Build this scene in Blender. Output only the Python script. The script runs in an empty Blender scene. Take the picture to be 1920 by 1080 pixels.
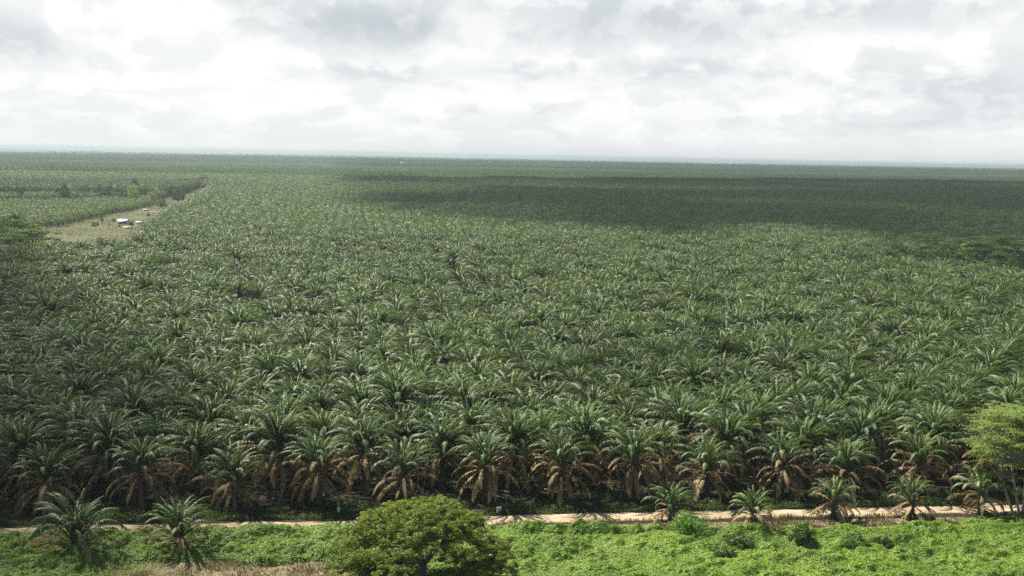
import bpy, math, random
import numpy as np
from mathutils import Matrix, Vector

scene = bpy.context.scene
COL = scene.collection
# ------------------------------------------------------------------ camera
FPX, CAM_H = 2250.0, 40.0
PITCH, ROLL = math.atan(246 / 2250), math.atan(36 / 1920)
cam_d = bpy.data.cameras.new("camera")
cam_d.sensor_width = 36.0
cam_d.lens = FPX / 1920 * 36
cam_d.clip_start = 0.5
cam_d.clip_end = 200000
cam = bpy.data.objects.new("camera", cam_d)
COL.objects.link(cam)
_c, _s = math.cos(ROLL), math.sin(ROLL)
_up0 = Vector((0, math.sin(PITCH), math.cos(PITCH)))
_fw = Vector((0, math.cos(PITCH), -math.sin(PITCH)))
_rt = Vector((_c, 0, 0)) + _s * _up0
_up = Vector((-_s, 0, 0)) + _c * _up0
_m = Matrix((_rt, _up, -_fw)).transposed().to_4x4()
_m.translation = Vector((0, 0, CAM_H))
cam.matrix_world = _m
scene.camera = cam

# ------------------------------------------------------------------ sun + sky
SUN_EL = math.radians(50)
SUN_AZ = math.atan2(-0.68, 0.73)          # measured from +Y towards +X
SUN = Vector((math.sin(SUN_AZ) * math.cos(SUN_EL), math.cos(SUN_AZ) * math.cos(SUN_EL), math.sin(SUN_EL)))
sd = bpy.data.lights.new("sun", "SUN")
sd.energy = 5.0
sd.angle = math.radians(0.5)
sd.color = (1.0, 0.93, 0.80)
so = bpy.data.objects.new("sun", sd)
so.rotation_euler = SUN.to_track_quat("Z", "Y").to_euler()
so.location = SUN * 3000
COL.objects.link(so)

scene.view_settings.view_transform = "Standard"
scene.view_settings.look = "None"
scene.view_settings.exposure = 1.25
scene.view_settings.gamma = 1.0
scene.view_settings.use_curve_mapping = False
cy = scene.cycles
cy.max_bounces = 6
cy.diffuse_bounces = 1
cy.glossy_bounces = 2
cy.transmission_bounces = 3
cy.transparent_max_bounces = 8
cy.volume_bounces = 1
cy.sample_clamp_indirect = 4.0
cy.use_denoising = False
cy.use_adaptive_sampling = False
cy.caustics_reflective = False
cy.caustics_refractive = False


class NT:
    """tiny node-graph writer"""
    def __init__(self, tree):
        self.t = tree
        self.n = tree.nodes
        self.l = tree.links

    def new(self, kind, **kw):
        nd = self.n.new(kind)
        for k, v in kw.items():
            setattr(nd, k, v)
        return nd

    def put(self, sock, v):
        if isinstance(v, bpy.types.NodeSocket):
            self.l.new(v, sock)
        else:
            sock.default_value = v

    def math(self, op, a, b=0.0, c=None, clamp=False):
        nd = self.new("ShaderNodeMath", operation=op, use_clamp=clamp)
        self.put(nd.inputs[0], a)
        self.put(nd.inputs[1], b)
        if c is not None:
            self.put(nd.inputs[2], c)
        return nd.outputs[0]

    def smooth(self, x, a, b, lo=0.0, hi=1.0):
        nd = self.new("ShaderNodeMapRange", interpolation_type="SMOOTHSTEP")
        self.put(nd.inputs["Value"], x)
        nd.inputs["From Min"].default_value = a
        nd.inputs["From Max"].default_value = b
        nd.inputs["To Min"].default_value = lo
        nd.inputs["To Max"].default_value = hi
        return nd.outputs[0]

    def comb(self, x, y, z=0.0):
        nd = self.new("ShaderNodeCombineXYZ")
        for i, v in enumerate((x, y, z)):
            self.put(nd.inputs[i], v)
        return nd.outputs[0]

    def noise(self, vec, scale, detail=3.0, rough=0.5, dist=0.0):
        nd = self.new("ShaderNodeTexNoise")
        if vec is not None:
            self.put(nd.inputs["Vector"], vec)
        nd.inputs["Scale"].default_value = scale
        nd.inputs["Detail"].default_value = detail
        nd.inputs["Roughness"].default_value = rough
        nd.inputs["Distortion"].default_value = dist
        return nd.outputs["Fac"]

    def mix(self, f, a, b):
        nd = self.new("ShaderNodeMix", data_type="RGBA")
        self.put(nd.inputs[0], f)
        for i, v in ((6, a), (7, b)):
            if isinstance(v, tuple) and len(v) == 3:
                v = (*v, 1.0)
            self.put(nd.inputs[i], v)
        return nd.outputs[2]


world = bpy.data.worlds.new("World")
scene.world = world
world.use_nodes = True
w = NT(world.node_tree)
w.n.clear()
w_out = w.new("ShaderNodeOutputWorld")
sky = w.new("ShaderNodeTexSky", sky_type="NISHITA")
sky.sun_disc = False
sky.sun_elevation = SUN_EL
sky.sun_rotation = SUN_AZ % (2 * math.pi)
sky.dust_density = 2.0
bg_sky = w.new("ShaderNodeBackground")
bg_sky.inputs[1].default_value = 0.05
w.l.new(sky.outputs[0], bg_sky.inputs[0])
tc = w.new("ShaderNodeTexCoord")
sep = w.new("ShaderNodeSeparateXYZ")
w.l.new(tc.outputs["Generated"], sep.inputs[0])
dx, dy, dz = sep.outputs
az = w.math("MULTIPLY", w.math("ARCTAN2", dx, dy), 57.2958 * 1.5)      # degrees, + is right
el = w.math("MULTIPLY", w.math("ARCSINE", dz), 57.2958 * 1.48)
lel = w.math("LOGARITHM", w.math("ADD", w.math("MAXIMUM", el, 0.0), 6.0), 2.718)
pv = w.comb(w.math("MULTIPLY", az, 0.15), w.math("MULTIPLY", lel, 3.2), 0.0)
nA = w.noise(pv, 0.85, 8.0, 0.54, 0.25)
pv2 = w.comb(w.math("MULTIPLY", az, 0.15), w.math("MULTIPLY", lel, 3.2), 7.3)
nB = w.noise(pv2, 1.9, 8.0, 0.55, 0.2)
wob = w.noise(w.comb(w.math("MULTIPLY", az, 0.16), w.math("MULTIPLY", el, 0.30), 3.1), 1.0, 5.0, 0.6)
wobx = w.math("MULTIPLY", w.math("SUBTRACT", wob, 0.5), 12.0)
woby = w.math("MULTIPLY", w.math("SUBTRACT", nB, 0.5), 3.6)
azw = w.math("ADD", az, wobx)
elw = w.math("ADD", el, woby)


def blob(ca, ce, ra, re, soft=0.75):
    a = w.math("DIVIDE", w.math("SUBTRACT", azw, ca), ra)
    b = w.math("DIVIDE", w.math("SUBTRACT", elw, ce), re)
    r = w.math("SQRT", w.math("ADD", w.math("MULTIPLY", a, a), w.math("MULTIPLY", b, b)))
    return w.smooth(r, 1.0 + soft * 0.35, 1.0 - soft, 0.0, 1.0)


GREY = None
for (ca, ce, ra, re, amt, soft) in SKY_BLOBS if "SKY_BLOBS" in globals() else [
        (-13.0, 9.9, 9.5, 3.4, 0.34, 0.85),      # the heavy flat base over the middle
        (-8.0, 8.1, 6.0, 1.5, 0.16, 0.9),
        (3.5, 9.6, 9.0, 3.0, 0.30, 0.85),
        (15.0, 9.2, 8.5, 2.0, 0.24, 0.8),
        (27.0, 9.9, 8.0, 1.6, 0.30, 0.7),
        (-33.5, 6.4, 5.5, 2.2, 0.28, 0.8),
        (-34.0, 3.6, 6.0, 0.8, 0.15, 0.8),
        (-9.5, 5.3, 7.0, 0.9, 0.17, 0.8),
        (0.5, 5.8, 5.5, 0.9, 0.17, 0.8),
        (12.0, 5.9, 10.0, 1.1, 0.18, 0.8),
        (30.0, 4.6, 8.0, 3.2, 0.22, 0.9),
        (22.0, 2.8, 9.0, 0.9, 0.12, 0.9),
        (3.0, 3.0, 9.0, 0.7, 0.10, 0.9),
        (-24.0, 3.8, 7.0, 0.8, 0.11, 0.9)]:
    g = w.math("MULTIPLY", blob(ca, ce, ra, re, soft), amt)
    GREY = g if GREY is None else w.math("ADD", GREY, g)
tex = w.math("MULTIPLY", w.math("SUBTRACT", w.smooth(nA, 0.45, 0.56), 0.5), 0.09)
tex2 = w.math("MULTIPLY", w.math("SUBTRACT", w.smooth(nB, 0.46, 0.56), 0.5), 0.08)
low = w.smooth(el, 0.0, 3.5, 0.25, 1.0)              # the texture dies out in the air near the horizon
br = w.math("SUBTRACT", 1.0, w.math("MULTIPLY", GREY, 0.64))
br = w.math("ADD", br, w.math("MULTIPLY", w.math("ADD", tex, tex2), low))
br = w.math("SUBTRACT", br, w.smooth(el, 4.0, 0.0, 0.0, 0.10))
br = w.math("ADD", br, w.math("MULTIPLY", w.smooth(az, 5.0, -38.0), 0.03))
br = w.math("MAXIMUM", br, 0.45)
ccol = w.mix(w.smooth(br, 0.55, 1.0), (0.84, 0.945, 1.0), (0.985, 1.0, 1.0))
bg_cl = w.new("ShaderNodeBackground")
w.l.new(ccol, bg_cl.inputs[0])
w.put(bg_cl.inputs[1], w.math("MULTIPLY", br, 0.42))
# broken cloud above the frame: clear sky shows more and more towards the zenith and behind
cover = w.math("MULTIPLY", w.smooth(el, 12.0, 26.0, 1.0, 0.10), w.smooth(dy, 0.0, 0.5, 0.12, 1.0))
mixw = w.new("ShaderNodeMixShader")
w.l.new(cover, mixw.inputs[0])
w.l.new(bg_sky.outputs[0], mixw.inputs[1])
w.l.new(bg_cl.outputs[0], mixw.inputs[2])
w.l.new(mixw.outputs[0], w_out.inputs[0])

# ------------------------------------------------------------------ geometry helpers


def px(x, y, h=0.0):
    """ground position (at height h) that a pixel of the 1920 x 1080 photograph looks at"""
    x -= 960.0
    y = 540.0 - y
    xr, yr = x * _c - y * _s, x * _s + y * _c
    d = (xr, FPX * math.cos(PITCH) + yr * math.sin(PITCH), -FPX * math.sin(PITCH) + yr * math.cos(PITCH))
    t = (CAM_H - h) / max(1e-6, -d[2])
    return d[0] * t, d[1] * t


TH = math.radians(7.5)                     # planting rows run at this angle to the view
UX, UY = math.cos(TH), math.sin(TH)
OX, OY = 0.0, 136.5


def uv(u, v):
    return OX + u * UX - v * UY, OY + u * UY + v * UX


def to_uv(x, y):
    return (x - OX) * UX + (y - OY) * UY, -(x - OX) * UY + (y - OY) * UX


def px_on_row(x, y, v):
    """pixel -> (u, height) on the vertical plane of row v"""
    x -= 960.0
    y = 540.0 - y
    xr, yr = x * _c - y * _s, x * _s + y * _c
    d = (xr, FPX * math.cos(PITCH) + yr * math.sin(PITCH), -FPX * math.sin(PITCH) + yr * math.cos(PITCH))
    # plane: -(X-OX)*UY + (Y-OY)*UX = v
    t = (v + OY * UX - OX * UY) / (-d[0] * UY + d[1] * UX)
    X, Y, Z = d[0] * t, d[1] * t, CAM_H + d[2] * t
    return to_uv(X, Y)[0], Z


class MB:
    """collects vertices, faces, per-vertex 'tone' and per-face material index"""
    def __init__(self):
        self.v, self.f3, self.f4, self.a, self.m3, self.m4 = [], [], [], [], [], []
        self.n = 0

    def add(self, V, Q=None, T=None, tone=0.5, mat=0):
        V = np.asarray(V, np.float32).reshape(-1, 3)
        self.v.append(V)
        self.a.append(np.broadcast_to(np.asarray(tone, np.float32), (len(V),)).copy())
        if Q is not None and len(Q):
            Q = np.asarray(Q, np.int32).reshape(-1, 4)
            self.f4.append(Q + self.n)
            self.m4.append(np.full(len(Q), mat, np.int32))
        if T is not None and len(T):
            T = np.asarray(T, np.int32).reshape(-1, 3)
            self.f3.append(T + self.n)
            self.m3.append(np.full(len(T), mat, np.int32))
        self.n += len(V)

    def absorb(self, o, mat=0, M=None, tone=None):
        for i, V in enumerate(o.v):
            pass
        V = np.concatenate(o.v)
        A = np.concatenate(o.a)
        if M is not None:
            V = V @ np.array(M)[:3, :3].T + np.array(M)[:3, 3]
        self.v.append(V.astype(np.float32))
        self.a.append(A if tone is None else A * 0 + tone)
        for Q in o.f4:
            self.f4.append(Q + self.n)
            self.m4.append(np.full(len(Q), mat, np.int32))
        for T in o.f3:
            self.f3.append(T + self.n)
            self.m3.append(np.full(len(T), mat, np.int32))
        self.n += len(V)

    def mesh(self, name, mats, smooth=False):
        V = np.concatenate(self.v)
        A = np.concatenate(self.a)
        q = np.concatenate(self.f4) if self.f4 else np.zeros((0, 4), np.int32)
        t = np.concatenate(self.f3) if self.f3 else np.zeros((0, 3), np.int32)
        me = bpy.data.meshes.new(name)
        me.vertices.add(len(V))
        me.vertices.foreach_set("co", V.ravel())
        nl = q.size + t.size
        me.loops.add(nl)
        me.loops.foreach_set("vertex_index", np.concatenate([q.ravel(), t.ravel()]).astype(np.int32))
        me.polygons.add(len(q) + len(t))
        st = np.concatenate([np.arange(len(q)) * 4, q.size + np.arange(len(t)) * 3]).astype(np.int32)
        me.polygons.foreach_set("loop_start", st)
        mi = np.concatenate(self.m4 + self.m3) if (self.m4 or self.m3) else np.zeros(0, np.int32)
        me.polygons.foreach_set("material_index", mi.astype(np.int32))
        if smooth:
            me.polygons.foreach_set("use_smooth", np.ones(len(q) + len(t), bool))
        at = me.attributes.new("tone", "FLOAT", "POINT")
        at.data.foreach_set("value", A.astype(np.float32))
        for m in mats if isinstance(mats, (list, tuple)) else [mats]:
            me.materials.append(m)
        me.update(calc_edges=True)
        me.validate()
        return me


def link(name, me, parent=None, loc=None, **props):
    o = bpy.data.objects.new(name, me)
    COL.objects.link(o)
    if parent is not None:
        o.parent = parent
    if loc is not None:
        o.location = loc
    for k, v in props.items():
        o[k] = v
    return o


def thing(name, label, category, loc=(0, 0, 0), rz=0.0, group=None, scale=1.0):
    o = bpy.data.objects.new(name, None)
    o.empty_display_size = 0.5
    COL.objects.link(o)
    o.location = loc
    o.rotation_euler = (0, 0, rz)
    o.scale = (scale,) * 3
    o["label"] = label
    o["category"] = category
    if group:
        o["group"] = group
    return o


def tube(mb, pts, rad, k=8, tone=0.5, mat=0, cap=True):
    pts = np.asarray(pts, float)
    n = len(pts)
    rad = np.broadcast_to(rad, (n,))
    T = np.gradient(pts, axis=0)
    T /= np.linalg.norm(T, axis=1, keepdims=True) + 1e-9
    ref = np.array([0.31, 0.95, 0.02]) if abs(T[0, 2]) > 0.8 else np.array([0, 0, 1.0])
    A = np.cross(T, ref)
    A /= np.linalg.norm(A, axis=1, keepdims=True) + 1e-9
    B = np.cross(T, A)
    th = np.arange(k) / k * 2 * np.pi
    V = pts[:, None] + rad[:, None, None] * (np.cos(th)[None, :, None] * A[:, None] + np.sin(th)[None, :, None] * B[:, None])
    i = np.arange(n - 1)[:, None] * k
    j = np.arange(k)[None]
    j2 = (j + 1) % k
    Q = np.stack([i + j, i + j2, i + k + j2, i + k + j], -1).reshape(-1, 4)
    V = V.reshape(-1, 3)
    Tt = None
    if cap:
        V = np.vstack([V, pts[-1:] + T[-1:] * rad[-1] * 0.3])
        b = (n - 1) * k
        Tt = [[b + a, b + (a + 1) % k, n * k] for a in range(k)]
    mb.add(V, Q, Tt, tone, mat)


def box(mb, c, s, tone=0.5, mat=0, bev=0.0):
    cx, cy_, cz = c
    hx, hy, hz = s[0] / 2, s[1] / 2, s[2] / 2
    b = min(bev, hx * .9, hy * .9, hz * .9)
    if b <= 0:
        V = [(cx + a * hx, cy_ + d * hy, cz + e * hz) for e in (-1, 1) for d in (-1, 1) for a in (-1, 1)]
        mb.add(V, [(0, 2, 3, 1), (4, 5, 7, 6), (0, 1, 5, 4), (2, 6, 7, 3), (0, 4, 6, 2), (1, 3, 7, 5)], None, tone, mat)
        return
    ring = [(hx - b, hy), (hx, hy - b), (hx, -hy + b), (hx - b, -hy), (-hx + b, -hy), (-hx, -hy + b), (-hx, hy - b), (-hx + b, hy)]
    V = []
    for z, k in ((-hz, 1), (hz - b, 1), (hz, 0)):
        for (x, y) in ring:
            f = 1 if k else 0
            V.append((cx + (x if f else x * (1 - b / hx)), cy_ + (y if f else y * (1 - b / hy)), cz + z))
    Q = [(r * 8 + i, r * 8 + i + 8, r * 8 + (i + 1) % 8 + 8, r * 8 + (i + 1) % 8) for r in range(2) for i in range(8)]
    V.append((cx, cy_, cz + hz))
    T = [(16 + i, 24, 16 + (i + 1) % 8) for i in range(8)]
    mb.add(V, Q, T, tone, mat)


# ------------------------------------------------------------------ materials
def new_mat(name):
    m = bpy.data.materials.new(name)
    m.use_nodes = True
    t = NT(m.node_tree)
    t.n.clear()
    return m, t, t.new("ShaderNodeOutputMaterial")


def leaf_mat(name, c0, c1, trans, tfac=0.3, rough=0.5, spec=0.4, rnd=None, rnd_amt=0.6, aged=None):
    """leaf with a tone attribute (0..1) between c0 and c1, a per-object drift towards rnd, and light shining through"""
    m, t, out = new_mat(name)
    at = t.new("ShaderNodeAttribute", attribute_name="tone")
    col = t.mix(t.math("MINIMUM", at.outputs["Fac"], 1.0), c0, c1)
    if aged is not None:
        col = t.mix(t.math("SUBTRACT", at.outputs["Fac"], 1.0, clamp=True), col, aged)
    oi = t.new("ShaderNodeObjectInfo")
    if rnd is not None:
        f = t.math("MULTIPLY", t.math("POWER", oi.outputs["Random"], 3.0), rnd_amt)
        col = t.mix(f, col, rnd)
    hv = t.new("ShaderNodeHueSaturation")
    t.put(hv.inputs["Value"], t.math("ADD", t.math("MULTIPLY", t.math("FRACT", t.math("MULTIPLY", oi.outputs["Random"], 17.3)), 0.5), 0.75))
    t.put(hv.inputs["Color"], col)
    col = hv.outputs[0]
    p = t.new("ShaderNodeBsdfPrincipled")
    t.put(p.inputs["Base Color"], col)
    p.inputs["Roughness"].default_value = rough
    p.inputs["Specular IOR Level"].default_value = spec
    tr = t.new("ShaderNodeBsdfTranslucent")
    tcol = t.mix(0.6, col, trans)
    t.put(tr.inputs[0], tcol)
    mx = t.new("ShaderNodeMixShader")
    mx.inputs[0].default_value = tfac
    t.l.new(p.outputs[0], mx.inputs[1])
    t.l.new(tr.outputs[0], mx.inputs[2])
    t.l.new(mx.outputs[0], out.inputs[0])
    return m


def noise_mat(name, c0, c1, scale, rough=0.9, c2=None, scale2=1.0, bump=0.0, coord="Object", detail=5.0, lo=0.35, hi=0.65):
    m, t, out = new_mat(name)
    tcn = t.new("ShaderNodeTexCoord")
    v = tcn.outputs[coord]
    n = t.noise(v, scale, detail, 0.6)
    col = t.mix(t.smooth(n, lo, hi), c0, c1)
    if c2 is not None:
        n2 = t.noise(v, scale2, 3.0, 0.55)
        col = t.mix(t.smooth(n2, 0.48, 0.66), col, c2)
    p = t.new("ShaderNodeBsdfPrincipled")
    t.put(p.inputs["Base Color"], col)
    p.inputs["Roughness"].default_value = rough
    p.inputs["Specular IOR Level"].default_value = 0.25
    if bump:
        b = t.new("ShaderNodeBump")
        b.inputs["Strength"].default_value = bump
        b.inputs["Distance"].default_value = 0.1
        t.put(b.inputs["Height"], n)
        t.l.new(b.outputs[0], p.inputs["Normal"])
    t.l.new(p.outputs[0], out.inputs[0])
    return m


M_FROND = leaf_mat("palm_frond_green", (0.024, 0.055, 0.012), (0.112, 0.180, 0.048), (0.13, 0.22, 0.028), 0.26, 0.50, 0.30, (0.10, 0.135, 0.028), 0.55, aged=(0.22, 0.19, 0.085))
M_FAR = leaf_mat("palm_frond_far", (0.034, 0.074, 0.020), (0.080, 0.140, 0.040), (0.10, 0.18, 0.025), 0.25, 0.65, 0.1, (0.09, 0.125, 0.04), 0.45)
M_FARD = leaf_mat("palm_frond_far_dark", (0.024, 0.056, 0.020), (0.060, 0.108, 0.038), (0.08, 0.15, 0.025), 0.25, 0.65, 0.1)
M_DRY = leaf_mat("palm_frond_dry", (0.150, 0.088, 0.040), (0.38, 0.295, 0.155), (0.34, 0.23, 0.09), 0.32, 0.7, 0.15)
M_TRUNK = noise_mat("palm_trunk_bark", (0.045, 0.035, 0.025), (0.14, 0.11, 0.08), 5.0, 0.95, (0.04, 0.06, 0.025), 1.6, 0.6)
M_BARK = noise_mat("tree_bark", (0.10, 0.085, 0.065), (0.26, 0.23, 0.19), 4.0, 0.9, None, 1, 0.4)
M_PALEBARK = noise_mat("pale_bark", (0.26, 0.24, 0.20), (0.46, 0.43, 0.37), 3.0, 0.85)

# ------------------------------------------------------------------ palms


def frond(mb, rng, L, az, e0, curl, nl, ll, lw, tone, mat=0, z0=0.0, r0=0.12, fluff=0.22, droop=0.85, simple=False, rach=True, bend=1.9):
    n = 15
    s = np.linspace(0, 1, n)
    e = e0 - curl * s ** bend
    a = az + rng.normal(0, 0.10) * s ** 1.5
    ds = L / (n - 1)
    r = r0 + np.concatenate([[0], np.cumsum(np.cos(e[:-1]) * ds)])
    z = z0 + np.concatenate([[0], np.cumsum(np.sin(e[:-1]) * ds)])
    P = np.stack([r * np.cos(a), r * np.sin(a), z], 1)
    T = np.gradient(P, axis=0)
    T /= np.linalg.norm(T, axis=1, keepdims=True)
    S = np.stack([-np.sin(a), np.cos(a), 0 * a], 1)
    N = np.cross(T, S)
    N /= np.linalg.norm(N, axis=1, keepdims=True)
    S = np.cross(N, T)
    tw = rng.normal(0, 0.55) * s
    S, N = S * np.cos(tw)[:, None] + N * np.sin(tw)[:, None], N * np.cos(tw)[:, None] - S * np.sin(tw)[:, None]
    if rach:                                              # midrib: a thin three-sided stalk
        k = 3 if not simple else 2
        idx = np.linspace(0, n - 1, 8).astype(int)
        wd = (0.10 * (1 - s[idx]) + 0.02) * (L / 5.5)
        V = np.stack([P[idx] + S[idx] * wd[:, None], P[idx] - S[idx] * wd[:, None], P[idx] - N[idx] * wd[:, None] * 1.2], 1).reshape(-1, 3)
        Q = []
        for i in range(len(idx) - 1):
            for j in range(3):
                Q.append((i * 3 + j, i * 3 + (j + 1) % 3, i * 3 + 3 + (j + 1) % 3, i * 3 + 3 + j))
        mb.add(V, Q, None, min(max(1.0, tone), tone + 0.45), mat)
    # leaflets
    si = np.linspace(0.16, 0.995, nl)
    si = np.repeat(si, 2) + rng.normal(0, 0.006, nl * 2)
    si = np.clip(si, 0.14, 1.0)
    side = np.tile([1.0, -1.0], nl)
    ip = lambda A: np.stack([np.interp(si, s, A[:, k]) for k in range(3)], 1)
    p, t, S_, N_ = ip(P), ip(T), ip(S), ip(N)
    prof = np.clip(np.sin(np.pi * (0.10 + 0.80 * si)), 0.05, 1) ** 0.7
    l = ll * prof * rng.uniform(0.8, 1.15, len(si)) * (L / 5.5)
    fw = 0.85 + 0.7 * si ** 3 + rng.normal(0, 0.12, len(si))
    rise = rng.choice([-1.0, 0.25, 1.0], len(si)) * fluff + 0.12
    D = S_ * side[:, None] + t * fw[:, None] + N_ * rise[:, None]
    D /= np.linalg.norm(D, axis=1, keepdims=True)
    wv = np.cross(D, N_)
    wv /= np.linalg.norm(wv, axis=1, keepdims=True) + 1e-9
    wv = wv * 0.8 + t * 0.35
    hw = lw * 0.5 * (0.7 + 0.5 * prof)
    g = np.array([0, 0, -1.0])
    mid = p + D * (l * 0.5)[:, None] + g * (l * droop * 0.18)[:, None]
    tip = p + D * l[:, None] + g * (l * droop * rng.uniform(0.5, 1.3, len(si)))[:, None]
    m = len(si)
    tn = np.clip(tone + rng.normal(0, 0.10, m), 0, 2)
    if simple:
        V = np.stack([p - wv * hw[:, None], p + wv * hw[:, None], tip + wv * hw[:, None] * 0.5, tip - wv * hw[:, None] * 0.5], 1)
        b = np.arange(m)[:, None] * 4
        mb.add(V, b + np.arange(4), None, np.repeat(tn, 4), mat)
    else:
        V = np.stack([p - wv * hw[:, None] * 0.7, p + wv * hw[:, None] * 0.7, mid + wv * hw[:, None], mid - wv * hw[:, None], tip], 1)
        b = np.arange(m)[:, None] * 5
        mb.add(V, b + np.array([0, 1, 2, 3]), b + np.array([3, 2, 4]), np.repeat(tn, 5), mat)


GA = 2.399963


def green_crown(seed, N=46, L=5.6, nl=34, ll=0.50, lw=0.115, low=30, simple=False, rach=True):
    rng = np.random.default_rng(seed)
    mb = MB()
    a0 = rng.uniform(0, 6.28)
    for i in range(N):
        q = (i + 0.5) / N
        e0 = math.radians(88 + (low - 88) * q ** 1.3) + rng.normal(0, 0.09)
        curl = math.radians(18 + 132 * q ** 0.75 - 22 * q * q) + rng.normal(0, 0.2)
        Lf = L * (0.66 + 0.42 * min(1, q * 2.2)) * rng.uniform(0.88, 1.08)
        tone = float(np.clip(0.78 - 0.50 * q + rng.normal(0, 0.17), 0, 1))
        if q > 0.62 and rng.random() < 0.28:            # ageing fronds turn straw and olive
            tone = 1.1 + 0.75 * rng.random()
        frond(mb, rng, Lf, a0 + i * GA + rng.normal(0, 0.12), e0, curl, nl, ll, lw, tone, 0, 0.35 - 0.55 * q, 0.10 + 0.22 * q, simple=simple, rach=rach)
    return mb


def dry_skirt(seed, N=12, L=5.0, nl=22, ll=0.8, lw=0.10, hi=-2, lo=-58, simple=False):
    rng = np.random.default_rng(seed + 500)
    mb = MB()
    a0 = rng.uniform(0, 6.28)
    for i in range(N):
        q = (i + 0.5) / N
        e0 = math.radians(hi + (lo - hi) * q) + rng.normal(0, 0.12)
        curl = math.radians(92 - 40 * q) + rng.normal(0, 0.14)
        tone = float(np.clip(rng.beta(1.3, 1.3), 0, 1))
        frond(mb, rng, L * rng.uniform(0.72, 1.05), a0 + i * GA + rng.normal(0, 0.2), e0, curl, nl, ll, lw, tone, 0, -0.25 - 0.5 * q, 0.30, fluff=0.15, droop=0.7, simple=simple)
    return mb


def palm_trunk(seed, H, r=0.30):
    rng = np.random.default_rng(seed + 900)
    mb = MB()
    n = 9
    z = np.linspace(-0.3, H, n)
    pts = np.stack([rng.normal(0, 0.03, n).cumsum() * 0.4, rng.normal(0, 0.03, n).cumsum() * 0.4, z], 1)
    pts -= pts[-1] * np.array([1, 1, 0]) * ((z - z[0]) / (z[-1] - z[0]))[:, None]
    rad = r * (1.25 - 0.35 * np.linspace(0, 1, n) + 0.25 * np.linspace(0, 1, n) ** 6) * rng.uniform(0.92, 1.08, n)
    tube(mb, pts, rad, 10)
    k = int(H * 16)
    for i in range(k):                                    # stubs of cut fronds winding up the trunk
        zz = 0.15 + (H - 0.1) * i / k
        a = i * GA
        d = np.array([math.cos(a), math.sin(a), 0])
        s = np.array([-math.sin(a), math.cos(a), 0])
        rr = r * (1.22 - 0.30 * zz / H)
        c = d * rr * 0.85 + np.array([0, 0, zz])
        hw, ln = 0.10, rng.uniform(0.14, 0.30)
        tip = c + d * ln * 0.75 + np.array([0, 0, ln])
        V = [c - s * hw, c + s * hw, c + np.array([0, 0, 0.16]) - d * 0.03, tip - s * hw * 0.6, tip + s * hw * 0.6]
        mb.add(V, [(0, 1, 4, 3)], [(0, 3, 2), (1, 2, 4), (2, 3, 4)])
    for i in range(int(H * 9)):                           # ferns rooted in the stubs
        a, zz = rng.uniform(0, 6.28), rng.uniform(0.3, H * 0.95)
        d = np.array([math.cos(a), math.sin(a), 0])
        s = np.array([-math.sin(a), math.cos(a), 0])
        c = d * r + np.array([0, 0, zz])
        l = rng.uniform(0.25, 0.6)
        m_ = c + d * l * 0.6 + np.array([0, 0, 0.1])
        t_ = c + d * l + np.array([0, 0, -0.18])
        mb.add([c, m_ - s * 0.09, t_, m_ + s * 0.09], [(0, 1, 2, 3)], None, 0.6, 1)
    return mb


M_FERN = leaf_mat("trunk_fern", (0.03, 0.055, 0.02), (0.07, 0.11, 0.035), (0.1, 0.16, 0.03), 0.3)
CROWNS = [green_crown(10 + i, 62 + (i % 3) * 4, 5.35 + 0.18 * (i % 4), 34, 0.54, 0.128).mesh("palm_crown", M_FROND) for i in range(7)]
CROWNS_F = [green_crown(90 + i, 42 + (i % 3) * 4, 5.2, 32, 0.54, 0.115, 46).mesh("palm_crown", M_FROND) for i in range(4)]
SKIRTS_FULL = [dry_skirt(30 + i, 22 + i, 5.5, 28, 0.60, 0.12, hi=40, lo=-52).mesh("palm_dry_fronds", M_DRY) for i in range(5)]
SKIRTS_THIN = [dry_skirt(50 + i, 8 + i % 3, 5.6, 26, 0.52, 0.11, hi=22, lo=-25).mesh("palm_dry_fronds", M_DRY) for i in range(4)]
TRUNK_H = 5.0
TRUNKS = [palm_trunk(i, TRUNK_H).mesh("palm_trunk", [M_TRUNK, M_FERN]) for i in range(4)]
# palms of the verge: shorter
CROWNS_Y = [green_crown(70 + i, 28 + i * 2, 3.1, 24, 0.66, 0.11, 34).mesh("palm_crown", M_FROND) for i in range(4)]
SKIRTS_Y = [dry_skirt(80 + i, 12 + i, 3.3, 22, 0.7, 0.11, hi=24, lo=-40).mesh("palm_dry_fronds", M_DRY) for i in range(4)]
TRUNK_Y = palm_trunk(77, 2.0, 0.30).mesh("palm_trunk", [M_TRUNK, M_FERN])


def make_palm(x, y, hz, label, group, rng, crowns=CROWNS, skirts=SKIRTS_FULL, trunk=None, th=TRUNK_H, k=1.0, zb=0.0):
    t = thing("oil_palm", label, "palm tree", (x, y, zb), rng.uniform(0, 6.28), group)
    tr = link("trunk", trunk or TRUNKS[rng.integers(len(TRUNKS))], t)
    tr.scale = (1, 1, hz / th)
    lean = (rng.normal(0, 0.05), rng.normal(0, 0.05), rng.uniform(0, 6.28))
    for nm, src in (("crown", crowns), ("dry_fronds", skirts)):
        o = link(nm, src[rng.integers(len(src))], t, (0, 0, hz))
        o.rotation_euler = lean if nm == "crown" else (lean[0], lean[1], rng.uniform(0, 6.28))
        o.scale = (k, k, k)
    return t


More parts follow.
